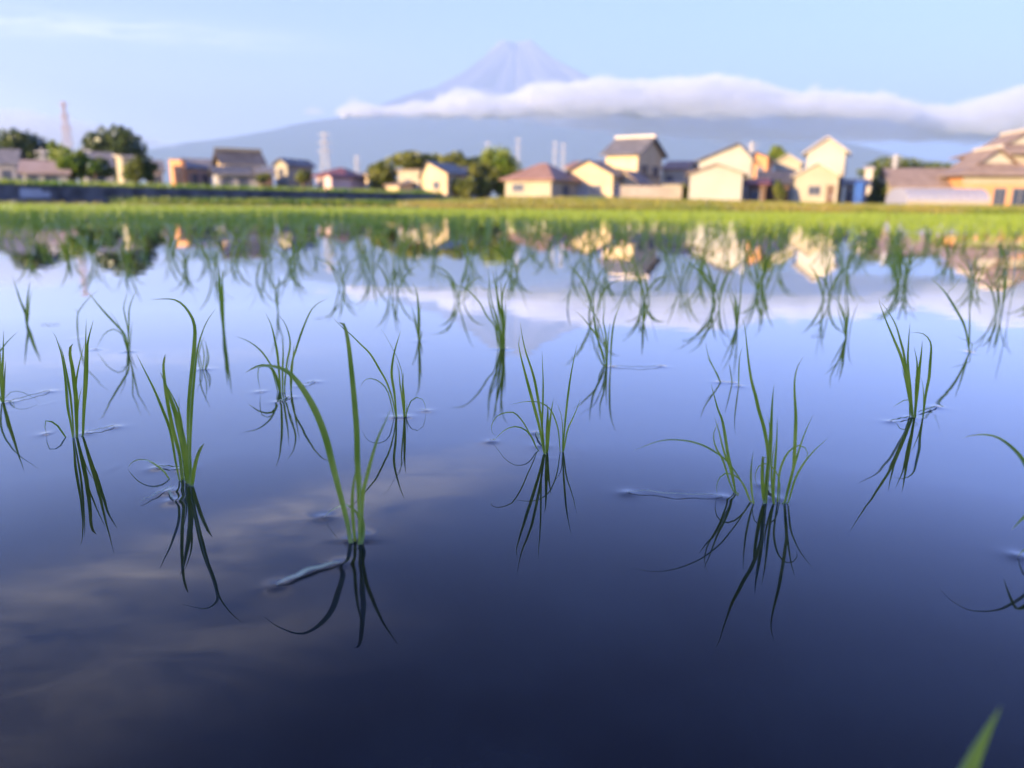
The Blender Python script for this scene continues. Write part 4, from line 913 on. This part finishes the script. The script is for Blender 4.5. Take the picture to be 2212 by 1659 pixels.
# ------------------------------------------------------------------ mountain and clouds
MD = 20000.
def mountain():
    prof = [(1106,92),(1082,91),(1060,112),(1030,138),(1000,160),(940,195),(860,222),(790,247),(720,263),(660,276),(600,288),(540,298),(480,307),(420,315),(360,322),(300,330),(200,342),(60,358),(-300,400)]
    rp = []
    for x, y in prof:
        al = math.atan2(ray(x, y).x, ray(x, y).y); p = at(x, y, MD*math.cos(al)**2); rp.append((MD*math.sin(abs(al)), p.z))
    cxm = at(1114, 92, MD).x; rp[0] = (0, rp[0][1]-5); rr = np.array([r for r, z in rp]); zz_ = np.array([z for r, z in rp])
    na, nr_ = 420, 130; V = []; rs = np.concatenate([np.linspace(0, 900, 40), np.geomspace(920, rr[-1], nr_-40)])
    for i, r in enumerate(rs):
        z = np.interp(r, rr, zz_)
        for k in range(na):
            a = 2*math.pi*k/na; c, s = math.cos(a), math.sin(a)
            z = np.interp(r*(1-.15*max(0, c)*min(1, 5000/max(r, 1))), rr, zz_); fall = min(1, r/600.)*math.exp(-r/5200.)
            g = mnoise.fractal(Vector((c*3.5+r*.00035, s*3.5, 3.1)), .8, 2.1, 5)*150 + abs(mnoise.noise(Vector((c*11, s*11, r*.0006))))*-110
            low = mnoise.fractal(Vector((c*r*.0006, s*r*.0006, 7.)), 1, 2, 5)*70*min(1, r/5000.)
            rim = (25*mnoise.noise(Vector((c*3, s*3, 1))) if r < 500 else 0)
            yy = MD + s*r; q_ = max(0., -s-.5)/.5; q_ = q_*q_*(3-2*q_); k_ = (1-q_) + q_*(max(0., yy)/MD)**3.0; ed = max(0, min(1, (rr[-1]-r)/1200.)); V.append((c*r, s*r, max(-5, (z + g*fall + low + rim)*k_*ed) - 6*(1-ed)))
    Q = [(i*na+k, i*na+(k+1) % na, (i+1)*na+(k+1) % na, (i+1)*na+k) for i in range(len(rs)-1) for k in range(na)]
    m, t, o = new_mat('mountain_rock'); l = t.links.new
    b = N(t, 'ShaderNodeBsdfDiffuse'); co = N(t, 'ShaderNodeTexCoord'); sp = N(t, 'ShaderNodeSeparateXYZ'); l(co.outputs['Object'], sp.inputs[0])
    # gullies: noise along the angle round the summit
    at_ = N(t, 'ShaderNodeMath', operation='ARCTAN2'); l(sp.outputs[0], at_.inputs[0]); l(sp.outputs[1], at_.inputs[1])
    cb = N(t, 'ShaderNodeCombineXYZ'); ml = N(t, 'ShaderNodeMath', operation='MULTIPLY'); ml.inputs[1].default_value = 9; l(at_.outputs[0], ml.inputs[0]); l(ml.outputs[0], cb.inputs[0])
    m2 = N(t, 'ShaderNodeMath', operation='MULTIPLY'); m2.inputs[1].default_value = .0006; l(sp.outputs[2], m2.inputs[0]); l(m2.outputs[0], cb.inputs[1])
    n = N(t, 'ShaderNodeTexNoise'); n.inputs['Scale'].default_value = 1.0; n.inputs['Detail'].default_value = 6; l(cb.outputs[0], n.inputs[0])
    r1 = N(t, 'ShaderNodeMapRange'); r1.inputs[1].default_value = .40; r1.inputs[2].default_value = .62; l(n.outputs[0], r1.inputs[0])
    rock = N(t, 'ShaderNodeMix', data_type='RGBA'); rock.inputs['A'].default_value = (.17, .15, .20, 1); rock.inputs['B'].default_value = (.38, .34, .40, 1); l(r1.outputs[0], rock.inputs['Factor'])
    r2 = N(t, 'ShaderNodeMapRange'); r2.inputs[1].default_value = 1500; r2.inputs[2].default_value = 2500; l(sp.outputs[2], r2.inputs[0])
    x = N(t, 'ShaderNodeMix', data_type='RGBA'); x.inputs['A'].default_value = (.05, .08, .07, 1); l(rock.outputs['Result'], x.inputs['B']); l(r2.outputs[0], x.inputs['Factor'])
    l(x.outputs['Result'], b.inputs[0]); l(b.outputs[0], o.inputs[0])
    ob = mesh('mountain', V, Q, m, smooth=True); ob.location = (cxm, MD, 0)
    tag(ob, 'high hazy volcano cone with a bare streaked summit rising above the clouds', 'mountain', kind='structure')
mountain()
CD = 4600.
def cloudmat():
    m, t, o = new_mat('cloud'); l = t.links.new
    d = N(t, 'ShaderNodeBsdfDiffuse'); d.inputs[0].default_value = (.99, .95, .92, 1)
    tr = N(t, 'ShaderNodeBsdfTranslucent'); tr.inputs[0].default_value = (.9, .9, .95, 1); a = N(t, 'ShaderNodeMixShader'); a.inputs[0].default_value = .3
    tp = N(t, 'ShaderNodeBsdfTransparent'); b = N(t, 'ShaderNodeMixShader')
    co = N(t, 'ShaderNodeTexCoord'); n = N(t, 'ShaderNodeTexNoise'); n.inputs['Scale'].default_value = .004; n.inputs['Detail'].default_value = 5; l(co.outputs['Object'], n.inputs[0])
    at_ = N(t, 'ShaderNodeAttribute'); at_.attribute_name = 'thin'
    s = N(t, 'ShaderNodeMath', operation='ADD'); l(n.outputs[0], s.inputs[0]); l(at_.outputs['Fac'], s.inputs[1])
    r = N(t, 'ShaderNodeMapRange'); r.inputs[1].default_value = .62; r.inputs[2].default_value = 1.15; l(s.outputs[0], r.inputs[0])
    l(d.outputs[0], a.inputs[1]); l(tr.outputs[0], a.inputs[2]); l(r.outputs[0], b.inputs[0]); l(a.outputs[0], b.inputs[1]); l(tp.outputs[0], b.inputs[2]); l(b.outputs[0], o.inputs[0]); return m
CM = cloudmat()
def unit_ico(sub=3):
    bm = bmesh.new(); bmesh.ops.create_icosphere(bm, subdivisions=sub, radius=1); V = [v.co.copy() for v in bm.verts]; Fc = [tuple(v.index for v in f.verts) for f in bm.faces]; bm.free(); return V, Fc
IV, IF = unit_ico(4)
def vapour(dens):
    m, t, o = new_mat('cloud_vapour'); v = N(t, 'ShaderNodeVolumeScatter'); v.inputs['Color'].default_value = (.995, .975, .95, 1); v.inputs['Density'].default_value = dens
    t.links.new(v.outputs[0], o.inputs['Volume']); return m
def cloudbank(label, top, bot, rad, D, depth, seed, dens=1.0, thin0=0., vol=None, amp=.3):
    r = random.Random(seed); tx = [p[0] for p in top]; V = []; Fc = []; TH = []
    k = 0
    x = tx[0]
    while x < tx[-1]:
        yt = np.interp(x, tx, [p[1] for p in top]); yb = np.interp(x, [p[0] for p in bot], [p[1] for p in bot])
        hpx = yb-yt; nrow = max(1, int(hpx/(rad*.75)))
        for j in range(nrow+1):
            f = j/max(1, nrow); rr = rad*(r.uniform(.7, 1.25) if not vol or vol < .005 else r.uniform(.45, 1.25))*(1 - .15*f); rr = min(rr, max(4, hpx*.6))
            py = yt + rr*.95 + (hpx-rr*1.6)*f*r.uniform(.85, 1.1); px = x + r.uniform(-.4, .4)*rad
            c = at(px, py, D + r.uniform(-1, 1)*depth); R_ = rr/F2*D; b = len(V); q = r.uniform(0, 99); fl = 1.0 if f < .3 else r.uniform(.5, .7)
            for v in IV:
                nn_ = 1 + amp*mnoise.fractal(v*1.6 + Vector((q, 0, 0)), .7, 2.1, 5)
                V.append(c + Vector((v.x*R_*1.35*(1+.6*f), v.y*R_*1.3, v.z*R_*fl))*nn_); TH.append(thin0 + .62*f**1.2)
            Fc += [tuple(i+b for i in ff) for ff in IF]
        x += rad*.62/dens
    o = mesh('cloud', V, Fc, vapour(vol) if vol else CM, smooth=True)
    if vol: md = o.modifiers.new('union', 'REMESH'); md.mode = 'VOXEL'; md.voxel_size = 16; md.use_smooth_shade = True
    at_ = o.data.attributes.new('thin', 'FLOAT', 'POINT'); at_.data.foreach_set('value', np.array(TH, dtype=np.float32))
    tag(o, label, 'cloud', 'clouds in front of the mountain', kind='stuff')
cloudbank('long bank of cream cumulus across the flank of the mountain', [(740,247),(770,236),(820,243),(900,238),(960,228),(1005,210),(1040,225),(1080,228),(1155,206),(1200,204),(1300,196),(1400,196),(1500,192),(1545,184),(1600,194),(1700,214),(1830,216),(1900,220),(1960,232)],
          [(740,250),(900,246),(1005,248),(1150,250),(1250,246),(1400,247),(1600,246),(1800,246),(1960,244)], 14, CD, 120, 1, 1.3, .15, None, .25)
cloudbank('soft cream vapour heaped over the long cloud bank', [(735,238),(770,220),(820,232),(865,228),(900,219),(940,226),(965,206),(1005,188),(1035,206),(1060,212),(1090,210),(1120,202),(1155,182),(1200,186),(1250,181),(1310,172),(1350,174),(1400,178),(1450,172),(1500,174),(1545,162),(1590,172),(1640,180),(1680,198),(1720,206),(1780,198),(1850,208),(1900,202),(1960,222)], [(735,248),(900,248),(1005,251),(1150,252),(1500,252),(1960,252)], 19, CD, 420, 8, 2.2, 0, .006, .8)
cloudbank('broad soft lilac layer of cloud under the bright bank', [(1130,244),(1300,240),(1500,236),(1700,226),(1900,220),(2100,244),(2400,240)], [(1130,262),(1300,280),(1500,296),(1700,304),(1900,306),(2100,306),(2400,306)], 30, CD+500, 300, 5, 1.3, 0, .003, .3)
cloudbank('bright heaped cloud at the right edge', [(1990,254),(2060,248),(2100,244),(2140,228),(2180,218),(2230,212),(2330,218),(2400,236)], [(1990,262),(2060,272),(2140,280),(2230,282),(2400,280)], 14, CD+200, 120, 3, 1.2, .15, None, .25)
cloudbank('soft vapour heaped round the bright cloud at the right edge', [(1955,252),(2010,232),(2060,236),(2100,226),(2140,206),(2170,210),(2200,190),(2240,188),(2290,200),(2330,192),(2420,220)], [(1955,266),(2060,280),(2140,290),(2230,292),(2420,290)], 24, CD+200, 420, 13, 2.2, 0, .0071, .8)
cloudbank('faint small puff left of the main bank', [(664,236),(680,231),(696,238)], [(664,246),(696,247)], 9, CD, 60, 4, 1.2, 0, .004, .35)
cloudbank('low pinkish cloud behind the domed trees at left', [(-150,234),(0,236),(60,242),(120,252),(180,264),(260,280),(330,298),(380,312)], [(-150,300),(0,306),(200,312),(380,322)], 34, CD+1500, 400, 6, 1.2, 0, .002, .25)
def haze():
    m, t, o = new_mat('haze'); v = N(t, 'ShaderNodeVolumePrincipled'); v.inputs['Color'].default_value = (.70, .88, 1.0, 1); v.inputs['Density'].default_value = HAZE_D; v.inputs['Anisotropy'].default_value = 0.0
    t.links.new(v.outputs[0], o.inputs['Volume']); m.cycles.homogeneous_volume = True if hasattr(m.cycles, 'homogeneous_volume') else False
    b = MB(); b.box(-17000, 17000, -200, 33000, -20, 4300)
    tag(b.build('haze', m), 'thin blue evening haze filling the air out to the mountain', 'haze', kind='stuff')
haze()
